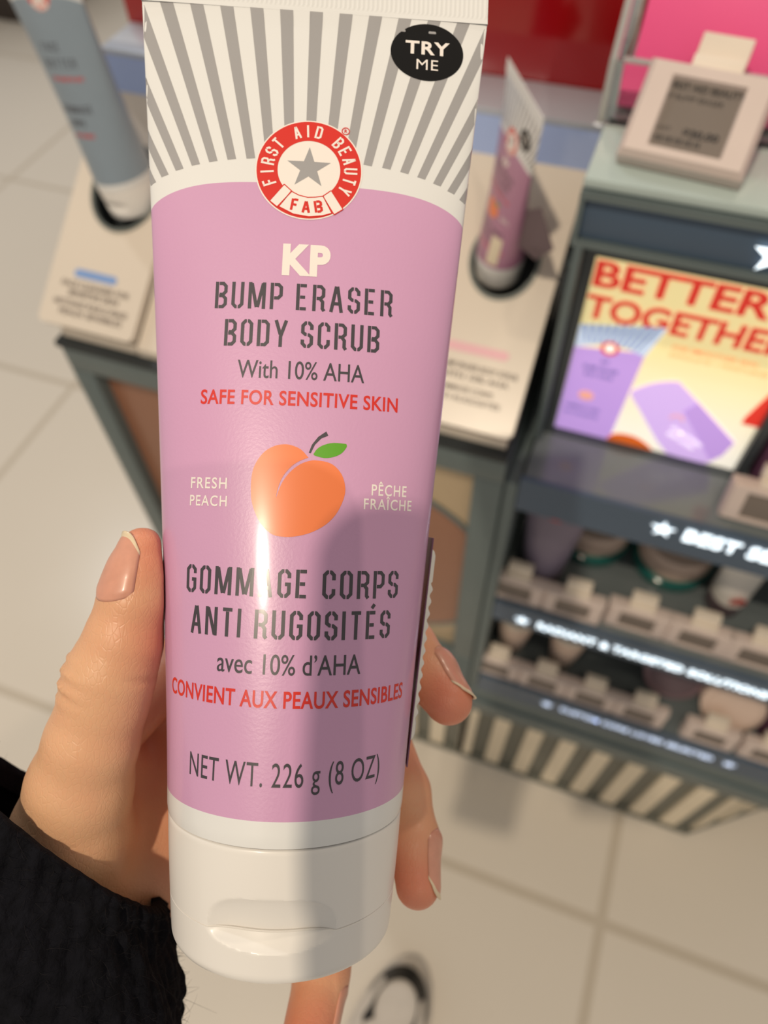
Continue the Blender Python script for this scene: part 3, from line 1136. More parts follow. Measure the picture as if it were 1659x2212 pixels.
def nail(name, c0, c1, nrm, width, parent, free=1.4):
    """a curved nail plate from cuticle c0 to tip c1 along the finger's axis, facing nrm."""
    c0, c1, nrm = np.array(c0, float), np.array(c1, float), np.array(nrm, float)
    ax = c1 - c0
    Ln = np.linalg.norm(ax)
    ax /= Ln
    nrm = nrm - ax * (nrm @ ax)
    nrm /= np.linalg.norm(nrm)
    sd = np.cross(ax, nrm)
    nu, nv = 21, 25
    pts = np.zeros((nv, nu, 3))
    for i in range(nv):
        for j in range(nu):
            u = j / (nu - 1) * 2 - 1
            k = i / (nv - 1)
            v0 = 0.16 * u * u * Ln                       # round cuticle
            v1 = Ln - 0.26 * Ln * abs(u) ** 2.4
            v = v0 + (v1 - v0) * k
            ang = u * width
            dr = nrm * math.cos(ang) + sd * math.sin(ang)
            o = c0 + ax * min(v, Ln - free)
            p = o + dr * 16.0
            for _ in range(40):
                q = float(hand_sdf(p[None, :].astype(np.float32))[0])
                p = p - dr * q * 0.85
                if abs(q) < 0.01: break
            lift = 0.16 - 0.42 * (1 - min(1, k / 0.12)) - 0.30 * max(0, (abs(u) - 0.82) / 0.18)
            p = p + dr * (lift + 0.10) + ax * max(0, v - (Ln - free))
            pts[i, j] = p
    bm = bmesh.new()
    vs = [[bm.verts.new(pts[i, j] * .001) for j in range(nu)] for i in range(nv)]
    for i in range(nv - 1):
        for j in range(nu - 1):
            f = bm.faces.new((vs[i][j], vs[i][j + 1], vs[i + 1][j + 1], vs[i + 1][j]))
            f.material_index = 1 if i >= nv - 1 - int(nv * free / Ln) else 0
            f.smooth = True
    bmesh.ops.recalc_face_normals(bm, faces=bm.faces)
    me = bpy.data.meshes.new(name)
    bm.to_mesh(me)
    bm.free()
    o = link(name, me, [M['nail'], M['nail_edge']], parent)
    md = o.modifiers.new('solid', 'SOLIDIFY')
    md.thickness = 0.00035
    md.offset = 0
    return o


nail('thumbnail', (-34.9, 44.0, 3.8), (-33.2, 59.2, 3.6), (-0.70, 0.05, 0.72), 1.0, person, 1.6)
nail('fingernail', (31.6, 27.7, -16.4), (38.9, 19.6, -4.6), (0.78, 0.50, 0.18), 0.9, person, 1.8)
nail('fingernail', (30.3, -13.5, -15.5), (31.5, -26.0, -6.2), (0.93, 0.12, 0.22), 0.85, person, 1.6)
nail('fingernail', (9.4, -53.5, -22.5), (7.0, -64.2, -8.0), (0.80, -0.25, -0.55), 0.85, person, 1.4)

# knitted sleeve
SLC = Vector((-56.0, -11.0, -12.5))
SLA = Vector((-0.20, -0.97, 0.12)).normalized()
SLN = Vector((0.60, 0.79, -0.30)).normalized()
su = SLA.cross(Vector((0, 0, 1))).normalized()
sv = SLA.cross(su).normalized()


def sleeve_point(phi, s, dr=0.0):
    rr = 30.0 + 2.0 * sstep(s / 40.0) + dr
    rr += 9.5 * math.exp(-((s - 22.0) / 13.0) ** 2)
    rho = su * math.cos(phi) * rr + sv * math.sin(phi) * rr * 0.80
    off = -(rho.dot(SLN)) / (SLA.dot(SLN))
    off *= max(0.0, 1 - s / 110.0)
    return SLC + rho + SLA * (s + off)


def knit(phi, s):
    rib = 0.75 * abs(math.sin(phi * 26))
    st = 0.45 * abs(math.sin(s * 0.95 + 2.2 * abs(math.sin(phi * 26))))
    p = Vector((math.cos(phi) * 9, math.sin(phi) * 9, s * 0.25))
    return rib + st + 1.6 * noise.noise(p) + 2.4 * noise.noise(p * 0.33)


nphi, ns = 400, 130
V, F = [], []
for i in range(ns + 3):
    for j in range(nphi):
        phi = 2 * PI * j / nphi
        if i < 3:                       # rolled inner edge of the cuff
            s, dr = (5.0, -4.6) if i == 0 else ((1.0, -3.6) if i == 1 else (-0.5, -1.6))
            p = sleeve_point(phi, s, dr + 0.5 * knit(phi, s) * 0.6)
        else:
            s = (i - 3) / (ns - 1) * 105.0
            p = sleeve_point(phi, s, knit(phi, s))
        V.append(tuple(p * 0.001))
for i in range(ns + 2):
    for j in range(nphi):
        k = (j + 1) % nphi
        F.append((i * nphi + j, i * nphi + k, (i + 1) * nphi + k, (i + 1) * nphi + j))
me = bpy.data.meshes.new('knit_sleeve')
me.from_pydata(V, [], F)
sleeve = link('knit_sleeve', me, M['wool'], person)
for p in me.polygons:
    p.use_smooth = True
sleeve['label'] = 'fuzzy black wool sleeve cuff'
# loose wool fibres standing off the knit
cu = bpy.data.curves.new('wool_fuzz', 'CURVE')
cu.dimensions = '3D'
cu.bevel_depth = 0.00004
cu.bevel_resolution = 0
rnd = random.Random(3)
for q in range(7000):
    phi = rnd.uniform(0, 2 * PI)
    s = 105 * rnd.random() ** 1.3
    base = sleeve_point(phi, s, knit(phi, s) - 0.3)
    out = (base - (SLC + SLA * (base - SLC).dot(SLA))).normalized()
    tang = Vector((rnd.gauss(0, 1), rnd.gauss(0, 1), rnd.gauss(0, 1)))
    ln = rnd.uniform(1.2, 3.0) if rnd.random() < 0.93 else rnd.uniform(4, 9)
    sp = cu.splines.new('POLY')
    n = 5
    sp.points.add(n - 1)
    curl = Vector((rnd.gauss(0, 1), rnd.gauss(0, 1), rnd.gauss(0, 1)))
    for i in range(n):
        u = i / (n - 1)
        p = base + out * ln * u * 0.55 + tang * ln * u * 0.30 + curl * ln * u * u * 0.30
        sp.points[i].co = (*(p * 0.001), 1)
        sp.points[i].radius = 1 - 0.6 * u
fz = bpy.data.objects.new('wool_fuzz', cu)
COL.objects.link(fz)
cu.materials.append(M['wool_fuzz'])
fz.parent = sleeve
fz['kind'] = 'stuff'

# ------------------------------------------------------------------ the phone taking the picture (just behind its own lens)
ph = empty('mobile_phone', mw=cm)
tag(ph, 'slim black phone held behind its own lens, facing the tube', 'phone')
def rrect(x0, y0, x1, y1, r, n=10):
    out = []
    for cx_, cy_, a0 in ((x1 - r, y1 - r, 0), (x0 + r, y1 - r, 90), (x0 + r, y0 + r, 180), (x1 - r, y0 + r, 270)):
        for i in range(n + 1):
            a = math.radians(a0 + 90 * i / n)
            out.append((cx_ + r * math.cos(a), cy_ + r * math.sin(a)))
    return out
prism('case', rrect(-0.0605, -0.110, 0.0155, 0.039, 0.0125), 0.008, M['phone'], ph, Matrix.Translation((0, 0, 0.004)))
lathe('lens', [(0.0085, 0.0), (0.0085, -0.0012), (0.006, -0.0016), (0.0, -0.0012)], M['lens'], ph, 32, (-0.0, 0.0, 0.004))

# ------------------------------------------------------------------ display furniture
def Z(z): return CAM_H + z
YF = 0.385                                   # the plane of the fronts

# --- low cabinet on the left
cab = empty('display_cabinet', (-0.26, YF, 0))
tag(cab, 'low cabinet with grey metal front frame and brown panel under the sloping tester trays', 'cabinet')
def LB(lo, hi): return ((lo[0] + 0.26, lo[1] - YF, lo[2]), (hi[0] + 0.26, hi[1] - YF, hi[2]))
CB = Z(-1.0315)
xl, xr, zt = -0.4735, -0.046, Z(-0.470)
boxes('front_frame', [LB((xl, YF - 0.004, zt - 0.030), (xr, YF + 0.022, zt)),
                      LB((xl, YF - 0.004, Z(-0.862)), (xl + 0.024, YF + 0.022, zt - 0.030)),
                      LB((xr - 0.026, YF - 0.004, Z(-0.862)), (xr, YF + 0.022, zt - 0.030)),
                      LB((-0.275, YF - 0.004, Z(-0.862)), (-0.245, YF + 0.022, zt - 0.030)),
                      LB((xl, YF - 0.004, CB), (xr, YF + 0.022, Z(-0.862)))], M['frame_grey'], cab, 0.0015)
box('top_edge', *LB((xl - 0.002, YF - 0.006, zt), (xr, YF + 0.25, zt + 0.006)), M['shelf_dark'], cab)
box('poster_panel', *LB((xl + 0.02, YF + 0.010, Z(-0.862)), (-0.27, YF + 0.016, zt - 0.03)), M['brown_panel'], cab)['label'] = 'brown poster panel'
box('poster_panel', *LB((-0.25, YF + 0.010, Z(-0.862)), (xr - 0.024, YF + 0.016, zt - 0.03)), M['tan_panel'], cab)['label'] = 'tan poster panel with a brown disc'
dpoly = lambda r0, r1: sector2d(0, 0, r0, r1, 0, 2 * PI, 80)
cabd = cab
def clip_disc(R, x1):
    pts = [(R * math.cos(a * PI / 60), R * math.sin(a * PI / 60)) for a in range(120)]
    return [(min(max(x, -0.085), x1), y) for x, y in pts]
DC = (-0.180, Z(-0.700))
pm = Matrix.Translation((DC[0] + 0.26, 0.0095, DC[1])) @ Matrix.Rotation(PI / 2, 4, 'X')
prism('disc_outline', clip_disc(0.148, 0.108)[::1], 0.0012, M['frame_grey'], cab, pm)
prism('brown_disc', clip_disc(0.141, 0.1075), 0.0018, M['brown_panel'], cab, pm)
boxes('carcass', [LB((xl, YF + 0.022, CB), (xl + 0.012, YF + 0.30, zt)), LB((xr - 0.012, YF + 0.022, CB), (xr, YF + 0.30, zt)),
                  LB((xl, YF + 0.29, CB), (xr, YF + 0.30, zt + 0.12))], M['frame_grey'], cab)
prism('sloping_bed', [(0.003, 0.006), (0.180, 0.006), (0.180, 0.130), (0.003, 0.014)], 0.242, M['tray_white'], cab,
      Matrix.Translation((-0.390 + 0.26, 0, zt)) @ Matrix(((0, 0, 1, 0), (1, 0, 0, 0), (0, 1, 0, 0), (0, 0, 0, 1))))['label'] = 'white sloping bed between the trays'
for lo, hi in (((xl + 0.002, YF + 0.004, zt + 0.006), (-0.392, YF + 0.014, zt + 0.014)), ((-0.146, YF + 0.004, zt + 0.006), (xr - 0.004, YF + 0.014, zt + 0.014)),
               ((xl + 0.002, YF + 0.165, zt + 0.006), (-0.392, YF + 0.178, zt + 0.110)), ((-0.146, YF + 0.170, zt + 0.006), (xr - 0.004, YF + 0.178, zt + 0.110))):
    box('tray_rest', *LB(lo, hi), M['tray_white'], cab)

# --- tester trays: sloping white plates with a round hole
SL = math.atan(0.66)
def tester_tray(name, x0, x1, hole_x, hole_v, label, hole_r, lines, pill, pill_box):
    root = empty(name, (x0, YF, Z(-0.447)), (SL, 0, 0))
    tag(root, label, 'tray')
    w, L = x1 - x0, 0.226
    bm = bmesh.new()
    outer = rrect(0, 0, w, L, 0.006, 6)
    cxh, cyh = hole_x - x0, hole_v
    hole = [(cxh + hole_r * math.cos(2 * PI * i / 48), cyh + hole_r * 1.18 * math.sin(2 * PI * i / 48)) for i in range(48)]
    V2, F2 = poly2d(outer, hole)
    n = len(V2)
    th = 0.008
    top = [bm.verts.new((x, y, 0)) for x, y in V2]
    bot = [bm.verts.new((x, y, -th)) for x, y in V2]
    for f in F2:
        bm.faces.new([top[i] for i in f])
        bm.faces.new([bot[i] for i in f[::-1]])
    no = len(outer)
    for st, cn in ((0, no), (no, 48)):
        for i in range(cn):
            j = (i + 1) % cn
            bm.faces.new((top[st + i], top[st + j], bot[st + j], bot[st + i]))
    link('plate', bm_mesh('plate', bm), M['tray_white'], root, 30)
    # a grey rim round the hole and the dark well under it
    bm = bmesh.new()
    A = []
    for r, z in ((hole_r + 0.0022, 0.0004), (hole_r + 0.0022, 0.0016), (hole_r - 0.0004, 0.0016), (hole_r - 0.0005, -0.004)):
        A.append([bm.verts.new((cxh + r * math.cos(2 * PI * i / 48), cyh + r * 1.18 * math.sin(2 * PI * i / 48), z)) for i in range(48)])
    for a, b in zip(A[:-1], A[1:]):
        for i in range(48):
            bm.faces.new((a[i], a[(i + 1) % 48], b[(i + 1) % 48], b[i]))
    link('hole_rim', bm_mesh('hole_rim', bm), M['hole_grey'], root, 40)
    bm = bmesh.new()
    A = []
    for r, z in ((hole_r - 0.0005, -0.004), (hole_r - 0.0006, -0.034), (0.0005, -0.0345)):
        A.append([bm.verts.new((cxh + r * math.cos(2 * PI * i / 48), cyh + r * 1.18 * math.sin(2 * PI * i / 48), z)) for i in range(48)])
    for a, b in zip(A[:-1], A[1:]):
        for i in range(48):
            bm.faces.new((a[i], a[(i + 1) % 48], b[(i + 1) % 48], b[i]))
    bm.faces.new(A[-1])
    link('hole_well', bm_mesh('hole_well', bm), M['shelf_dark'], root, 40)
    px0, px1, py0, py1 = pill_box
    prism('label_pill', rrect(px0 - x0, py0, px1 - x0, py1, (py1 - py0) * 0.49, 6), 0.0004, pill, root)
    flat('tray_lettering', merge2d([label2d(s, a - x0, b - x0, y, h, 0.012) for s, a, b, y, h in lines]), M['text_brown'], root, Matrix.Translation((0, 0, 0.0006)))
    return root


tester_tray('tester_tray', -0.490, -0.391, -0.4370, 0.1335, 'white sloping tester tray on the left with a blue printed pill', 0.0325,
            [('FACE CLEANSER FOR', -0.475, -0.405, 0.0365, 0.0052), ('SENSITIVE SKIN', -0.466, -0.414, 0.0285, 0.0056),
             ('NETTOYANT POUR LE VISAGE', -0.478, -0.402, 0.019, 0.0052), ('PEAUX SENSIBLES', -0.470, -0.405, 0.011, 0.0052)],
            M['blue_pill'], (-0.465, -0.421, 0.046, 0.0535))
tester_tray('tester_tray', -0.147, -0.0465, -0.0905, 0.138, 'white sloping tester tray beside the lit display with a pink printed pill', 0.0262,
            [('KP BUMP ERASER BODY SCRUB', -0.125, -0.055, 0.046, 0.0045), ('WITH 10% AHA', -0.118, -0.060, 0.038, 0.0045),
             ('GOMMAGE CORPS', -0.118, -0.070, 0.028, 0.004), ('ANTI RUGOSIT\u00c9S', -0.120, -0.062, 0.020, 0.004)],
            M['pink_pill'], (-0.118, -0.066, 0.059, 0.0665))

# --- blue riser with silver ledge, red panel behind it
xs0 = -0.478
rz = empty('display_riser', (-0.25, 0.567, Z(-0.36)))
tag(rz, 'glossy periwinkle blue riser board with silver ledge behind the trays', 'riser')
box('blue_board', (xs0 + 0.25, 0, -0.0), (0.25 - 0.0358, 0.004, 0.064), M['blue_band'], rz)
box('silver_ledge', (xs0 + 0.25, 0, 0.064), (0.25 - 0.0358, 0.052, 0.069), M['silver'], rz, 0.0008)
rp = box('red_panel', (xs0 - 0.004, 0.620, Z(-0.36)), (-0.0345, 0.640, Z(-0.02)), M['red_gloss'], None, 0.002)
tag(rp, 'tall glossy deep red panel standing behind the blue riser', 'panel')

# --- display tower on the right
TX0, TX1 = -0.0330, 0.62
tw = empty('display_tower', (0.29, YF, 0))
tag(tw, 'grey display tower with lit shelf titles and price tags', 'display stand')
def TB(lo, hi): return ((lo[0] - 0.29, lo[1] - YF, lo[2]), (hi[0] - 0.29, hi[1] - YF, hi[2]))
box('top_slab', *TB((TX0, YF, Z(-0.2315)), (TX1, YF + 0.235, Z(-0.2255))), M['glass_edge'], tw, 0.0015)['label'] = 'pale glass top slab'
hd = box('header_panel', *TB((TX0 + 0.002, YF + 0.001, Z(-0.262)), (TX1, YF + 0.03, Z(-0.2325))), M['strip_slate'], tw, 0.001)
boxes('header_frame', [TB((TX0, YF - 0.002, Z(-0.266)), (TX1, YF + 0.03, Z(-0.262))), TB((TX0, YF - 0.002, Z(-0.262)), (TX0 + 0.003, YF + 0.03, Z(-0.2325))), TB((TX0, YF - 0.0025, Z(-0.2365)), (TX1, YF + 0.001, Z(-0.2320)))], M['frame_grey'], tw)
boxes('side_panel', [TB((TX0 - 0.012, YF, 0.0), (TX0 - 0.001, YF + 0.235, Z(-0.50))), TB((TX0 - 0.001, YF + 0.045, Z(-0.49)), (TX0 + 0.0050, YF + 0.222, Z(-0.267)))], M['frame_grey'], tw, 0.001)
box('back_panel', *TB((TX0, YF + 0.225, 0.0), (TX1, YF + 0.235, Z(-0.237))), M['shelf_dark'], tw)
SH = [(-0.5035, -0.490, -0.533), (-0.705, -0.704, -0.742), (-0.906, -0.906, -0.9495)]
def put(g, zb, name, parent, lm=None):
    """letters standing on the front plane; g in (x, z) world coordinates."""
    return flat(name, ([(x - 0.29, z) for x, z in g[0]], g[1]), lm or M['led'], parent, Matrix.Translation((0, -0.0015, 0)) @ Matrix.Rotation(PI / 2, 4, 'X'), 0.0006)
def shelf(zs, ztop, zbot, text, lm=None, parent=tw):
    sh = box('shelf_board', *TB((TX0 + 0.002, YF + 0.004, Z(zs) - 0.012), (TX1, YF + 0.225, Z(zs))), M['ledge_gloss'], parent)
    st = box('lit_strip', *TB((TX0, YF - 0.0008, Z(zbot)), (TX1, YF + 0.0038, Z(ztop))), M['strip_slate'], sh)
    put(text, 0, 'lit_lettering', sh, lm)
    return sh
zc = Z(-0.5045)
shelf(-0.492, -0.490, -0.533, merge2d([star2d(0.0865, zc, 0.0100), label2d('BEST SELLERS', 0.1035, 0.2245, zc - 0.0075, 0.0155, 0.03, 1.05)]))
zc = Z(-0.7265)
shelf(-0.706, -0.704, -0.742, merge2d([star2d(-0.0005, zc, 0.0085), label2d('RADIANT & TARGETED SOLUTIONS', 0.0165, 0.253, zc - 0.006, 0.0125, 0.03, 1.05)]))
zc = Z(-0.926)
shelf(-0.908, -0.906, -0.9495, merge2d([star2d(0.0585, zc, 0.0080), label2d('CUSTOM CORE LOVED SELECTED', 0.0755, 0.264, zc - 0.005, 0.0105, 0.02, 1.05), star2d(0.2835, zc, 0.0080)]), M['led_dim'])
boxes('base_rail', [TB((TX0 - 0.012, YF - 0.001, Z(-1.032)), (TX1, YF + 0.03, Z(-0.9495))), TB((TX0 - 0.012, YF - 0.006, Z(-0.992)), (TX1, YF, Z(-0.984)))], M['frame_grey'], tw, 0.001)
# slatted plinth with a chamfered corner
pl = empty('plinth', (0, 0, 0)); bpy.data.objects.remove(pl)
path = [(-0.60, YF), (0.329, YF), (0.447, YF + 0.087), (0.60, YF + 0.2)]
bm = bmesh.new()
for (ax_, ay_), (bx_, by_) in zip(path[:-1], path[1:]):
    if ax_ < TX0: ax_ = TX0 - 0.30
    Lg = math.hypot(bx_ - ax_, by_ - ay_)
    ang = math.atan2(by_ - ay_, bx_ - ax_)
    n = int(Lg / 0.047)
    for i in range(n):
        mt = Matrix.Translation((ax_ - 0.29, ay_ - YF, 0)) @ Matrix.Rotation(ang, 4, 'Z')
        bm_box(bm, (i * 0.047 + 0.006, 0.0, 0.016), (i * 0.047 + 0.029, 0.012, Z(-1.032)), 0.0, 1, mt)
link('plinth_slats', bm_mesh('plinth_slats', bm), M['slat_pale'], tw)['label'] = 'pale vertical slats along the plinth'
bm = bmesh.new()
for (ax_, ay_), (bx_, by_) in zip(path[:-1], path[1:]):
    if ax_ < TX0: ax_ = TX0 - 0.30
    Lg = math.hypot(bx_ - ax_, by_ - ay_)
    mt = Matrix.Translation((ax_ - 0.29, ay_ - YF, 0)) @ Matrix.Rotation(math.atan2(by_ - ay_, bx_ - ax_), 4, 'Z')
    bm_box(bm, (0, 0.006, 0.0), (Lg, 0.02, Z(-1.032)), 0, 1, mt)
    bm_box(bm, (0, -0.002, 0.0), (Lg, 0.006, 0.014), 0, 1, mt)
link('plinth_board', bm_mesh('plinth_board', bm), M['slat_dark'], tw)
hs = put(star2d(0.0855, Z(-0.2495), 0.0118), 0, 'header_star', hd)
hs.data.transform(Matrix.Translation((-0.012, 0, 0)))

# --- the lit poster under the header
SY = 0.449
lb = empty('poster_lightbox', (0.055, SY, Z(-0.50)))
tag(lb, 'lit poster box reading better together with tube pictures, under the star header', 'light box')
def PB(lo, hi): return ((lo[0] - 0.055, lo[1] - SY, lo[2] + 0.50 - CAM_H), (hi[0] - 0.055, hi[1] - SY, hi[2] + 0.50 - CAM_H))
x0, x1, z0, z1 = -0.0195, 0.1295, -0.4905, -0.312
boxes('poster_frame', [PB((x0 - 0.008, SY - 0.006, Z(z0) - 0.001), (x0, SY + 0.02, Z(z1) + 0.03)), PB((x1, SY - 0.006, Z(z0) - 0.001), (x1 + 0.008, SY + 0.02, Z(z1) + 0.03)),
                       PB((x0, SY - 0.006, Z(z0) - 0.001), (x1, SY + 0.02, Z(z0))), PB((x0, SY - 0.006, Z(z1)), (x1, SY + 0.02, Z(z1) + 0.03))], M['frame_dark'], lb)
E_ = {k: mat('lit_' + k, c, 0.3, 0.0, 10, spec=0.5, emit=e) for k, c, e in (
    ('cream', rgb(240, 226, 186), 0.62), ('white', rgb(250, 248, 236), 0.75), ('red', rgb(216, 52, 40), 0.62), ('lilac', rgb(188, 152, 224), 0.62), ('lilac_pale', rgb(206, 176, 236), 0.65),
    ('sky', rgb(196, 212, 238), 0.6), ('steel', rgb(120, 138, 170), 0.5), ('amber', rgb(206, 96, 32), 0.6), ('coral', rgb(236, 168, 150), 0.6), ('slate', rgb(120, 108, 160), 0.5), ('orange_text', rgb(226, 140, 90), 0.6))}
def sheet_material():
    m = bpy.data.materials.new('lit_cream_sheet')
    m.use_nodes = True
    nt = m.node_tree
    b = nt.nodes['Principled BSDF']
    tc = nt.nodes.new('ShaderNodeTexCoord')
    sp = nt.nodes.new('ShaderNodeSeparateXYZ')
    nt.links.new(tc.outputs['Object'], sp.inputs[0])
    mr = nt.nodes.new('ShaderNodeMapRange')
    mr.inputs['From Min'].default_value = 0.02
    mr.inputs['From Max'].default_value = 0.12
    nt.links.new(sp.outputs['Z'], mr.inputs['Value'])
    mx = nt.nodes.new('ShaderNodeMix')
    mx.data_type = 'RGBA'
    mx.inputs['A'].default_value = rgb(246, 242, 228)
    mx.inputs['B'].default_value = rgb(240, 222, 160)
    nt.links.new(mr.outputs['Result'], mx.inputs['Factor'])
    nt.links.new(mx.outputs['Result'], b.inputs['Base Color'])
    nt.links.new(mx.outputs['Result'], b.inputs['Emission Color'])
    b.inputs['Emission Strength'].default_value = 0.62
    b.inputs['Roughness'].default_value = 0.3
    return m
E_['cream'] = sheet_material()
box('poster_sheet', *PB((x0, SY + 0.002, Z(z0)), (x1, SY + 0.006, Z(z1))), E_['cream'], lb)
def poster(name, g, m, lift=0.0):
    return flat(name, ([(x - 0.055, max(z, -0.4903) + 0.50) for x, z in g[0]], g[1]), m, lb, Matrix.Translation((0, 0.0018 - lift, 0)) @ Matrix.Rotation(PI / 2, 4, 'X'))
poster('poster_lettering', merge2d([label2d('BETTER', -0.018, 0.1005, -0.341, 0.0215, 0.03), label2d('TOGETHER', -0.0185, 0.124, -0.3685, 0.0205, 0.03)]), E_['red'], 0.0004)
poster('small_lettering', merge2d([label2d('FOR SMOOTHER SKIN', 0.049, 0.108, -0.381, 0.0042, 0.01), label2d('EXFOLIATE + MOISTURIZE', 0.049, 0.118, -0.388, 0.0036, 0.0)]), E_['orange_text'], 0.0004)
tb = poster('tube_picture', poly2d([(-0.0192, -0.398), (0.0325, -0.390), (0.0275, -0.4935), (-0.0192, -0.4935)]), E_['lilac'], 0.0004)
poster('tube_top_picture', poly2d([(-0.0192, -0.376), (0.041, -0.3635), (0.0325, -0.3935), (0.018, -0.389), (0.0, -0.390), (-0.0192, -0.398)]), E_['sky'], 0.0006)
poster('tube_ray_picture', merge2d([poly2d([(-0.0175 + i * 0.0058, -0.3745 + i * 0.00125), (-0.0150 + i * 0.0058, -0.374 + i * 0.00125), (-0.0115 + i * 0.0042, -0.3905 + 0.0002 * i), (-0.0128 + i * 0.0042, -0.3905 + 0.0002 * i)]) for i in range(10)]), E_['steel'], 0.0008)
poster('emblem_picture', sector2d(0.0065, -0.3925, 0.0040, 0.0068, 0, 2 * PI, 32), E_['red'], 0.0010)
poster('emblem_fill_picture', poly2d([(0.0065 + 0.0042 * math.cos(i * PI / 12), -0.3925 + 0.0042 * math.sin(i * PI / 12)) for i in range(24)]), E_['white'], 0.0009)
poster('peach_picture', poly2d([(-0.001 + 0.0062 * math.cos(i * PI / 12), -0.4455 + 0.005 * math.sin(i * PI / 12)) for i in range(24)]), E_['coral'], 0.0008)
poster('tube_text_picture', merge2d([label2d('KP', 0.003, 0.009, -0.4085, 0.0038, 0.03), label2d('BUMP ERASER', -0.009, 0.018, -0.417, 0.0045, 0.02), label2d('BODY SCRUB', -0.007, 0.015, -0.424, 0.0045, 0.02)]), E_['slate'], 0.0008)
poster('tube_french_picture', merge2d([label2d('GOMMAGE CORPS', -0.016, 0.013, -0.462, 0.0042, 0.02), label2d('ANTI RUGOSIT\u00c9S', -0.016, 0.013, -0.470, 0.0042, 0.02)]), E_['slate'], 0.0008)
JARP = [(0.0319, -0.4323), (0.0364, -0.4246), (0.0471, -0.4155), (0.0614, -0.4099), (0.0669, -0.4135), (0.0817, -0.4257), (0.1200, -0.4588), (0.1164, -0.4765), (0.1060, -0.4930), (0.0761, -0.4897), (0.0421, -0.4469)]
poster('jar_picture', poly2d(smooth_loop(JARP, 3, keep=(6, 7, 8))), E_['lilac_pale'], 0.0006)
poster('jar_shade_picture', poly2d([(0.0817, -0.4257), (0.1200, -0.4588), (0.1164, -0.4765), (0.1100, -0.4860), (0.0740, -0.4380)]), E_['lilac'], 0.0008)
poster('jar_emblem_picture', sector2d(0.0720, -0.4485, 0.0036, 0.0055, 0, PI, 24), E_['coral'], 0.0009)
poster('jar_text_picture', xf2d(merge2d([label2d('KP SMOOTHING', -0.015, 0.015, 0.002, 0.004, 0.02), label2d('BODY LOTION', -0.013, 0.013, -0.005, 0.004, 0.02)]), -0.45, 0.083, -0.468), E_['white'], 0.0009)
poster('amber_picture', poly2d(smooth_loop([(0.024, -0.4935), (0.030, -0.4815), (0.045, -0.479), (0.058, -0.4845), (0.067, -0.4935)], 4, keep=(0, 4))), E_['amber'], 0.0005)
poster('red_flash_picture', poly2d([(0.1275, -0.392), (0.1295, -0.392), (0.1295, -0.437), (0.1175, -0.437), (0.1175, -0.430)]), E_['red'], 0.0007)

# plum box right of the poster
bx = box('plum_box', (0.142, 0.440, Z(-0.4918)), (0.235, 0.535, Z(-0.335)), M['purple_card'], None, 0.0015)
tag(bx, 'plum coloured carton standing on the ledge right of the lit poster', 'carton')

# --- electronic price tags
def price_tag_meshes():
    root = empty('price_tag')
    tilt = Matrix.Rotation(0, 4, 'X')
    w, h, d = 0.062, 0.052, 0.015
    # local: x across, y up the face, z out of the face
    bm = bmesh.new()
    a, b = 0.013, 0.013
    def ring(ins, z): return [bm.verts.new((x, y, z)) for x, y in ((-w / 2 + ins[0], ins[1]), (w / 2 - ins[0], ins[1]), (w / 2 - ins[0], h - ins[2]), (-w / 2 + ins[0], h - ins[2]))]
    rings = [ring((0.001, 0.001, 0.001), -d), ring((0, 0, 0), -d + 0.002), ring((0, 0, 0), -0.004), ring((0.0025, 0.0025, 0.0025), 0.0), ring((a, 0.0065, 0.0085), 0.0), ring((a + 0.001, 0.0075, 0.0095), -0.003)]
    bm.faces.new(rings[0][::-1])
    for p, q in zip(rings[:-1], rings[1:]):
        for i in range(4):
            bm.faces.new((p[i], p[(i + 1) % 4], q[(i + 1) % 4], q[i]))
    bm.faces.new(rings[-1])
    link('housing', bm_mesh('housing', bm), M['tag_grey'], root)
    box('screen', (-w / 2 + a, 0.0065, -0.0032), (w / 2 - a, h - 0.0085, -0.0024), M['epaper'], root)
    bm = bmesh.new()
    bm_box(bm, (-0.012, h - 0.002, -d + 0.001), (0.013, h + 0.006, -0.0035), 0.0006)
    bm_box(bm, (-0.012, h + 0.003, -d - 0.003), (0.013, h + 0.021, -0.009), 0.0006)
    link('clip', bm_mesh('clip', bm), M['clip'], root, 35)['label'] = 'cream clip on the top edge'
    return root
ptag = price_tag_meshes()
bar = [poly2d([(x, 0.0105), (x + w_, 0.0105), (x + w_, 0.0135), (x, 0.0135)]) for x, w_ in [(-0.0175 + i * 0.0016, 0.0005 + 0.0006 * ((i * 7) % 3) / 2) for i in range(15)]]
def copy_thing(o):
    c = o.copy()
    COL.objects.link(c)
    for ch in list(o.children):
        q = ch.copy()
        COL.objects.link(q)
        q.parent = c
    return c
tag_spots = [(0.154, 0.399, -0.4915, 'price tag on the ledge under the plum carton', 74)]
ord1 = ['first price tag from the left on the shelf titled radiant', 'second price tag from the left on the shelf titled radiant', 'third price tag from the left on the shelf titled radiant', 'fourth price tag from the left on the shelf titled radiant', 'fifth price tag from the left on the shelf titled radiant']
for k, x in enumerate((-0.0165, 0.0445, 0.109, 0.169, 0.2265)):
    tag_spots.append((x, 0.3905 + 0.006 * (k > 1), -0.7055, ord1[k], 84))
ord2 = ['price tag at the left end of the lowest shelf, under a peach tub', 'second price tag from the left on the lowest shelf', 'third price tag from the left on the lowest shelf', 'fourth price tag from the left on the lowest shelf', 'price tag below the pale round compact on the lowest shelf', 'price tag below the plum jar at the right of the lowest shelf']
for k, x in enumerate((-0.0165, 0.0445, 0.1045, 0.1645, 0.2475, 0.3135)):
    tag_spots.append((x, 0.3895, -0.9075, ord2[k], 84))
first = True
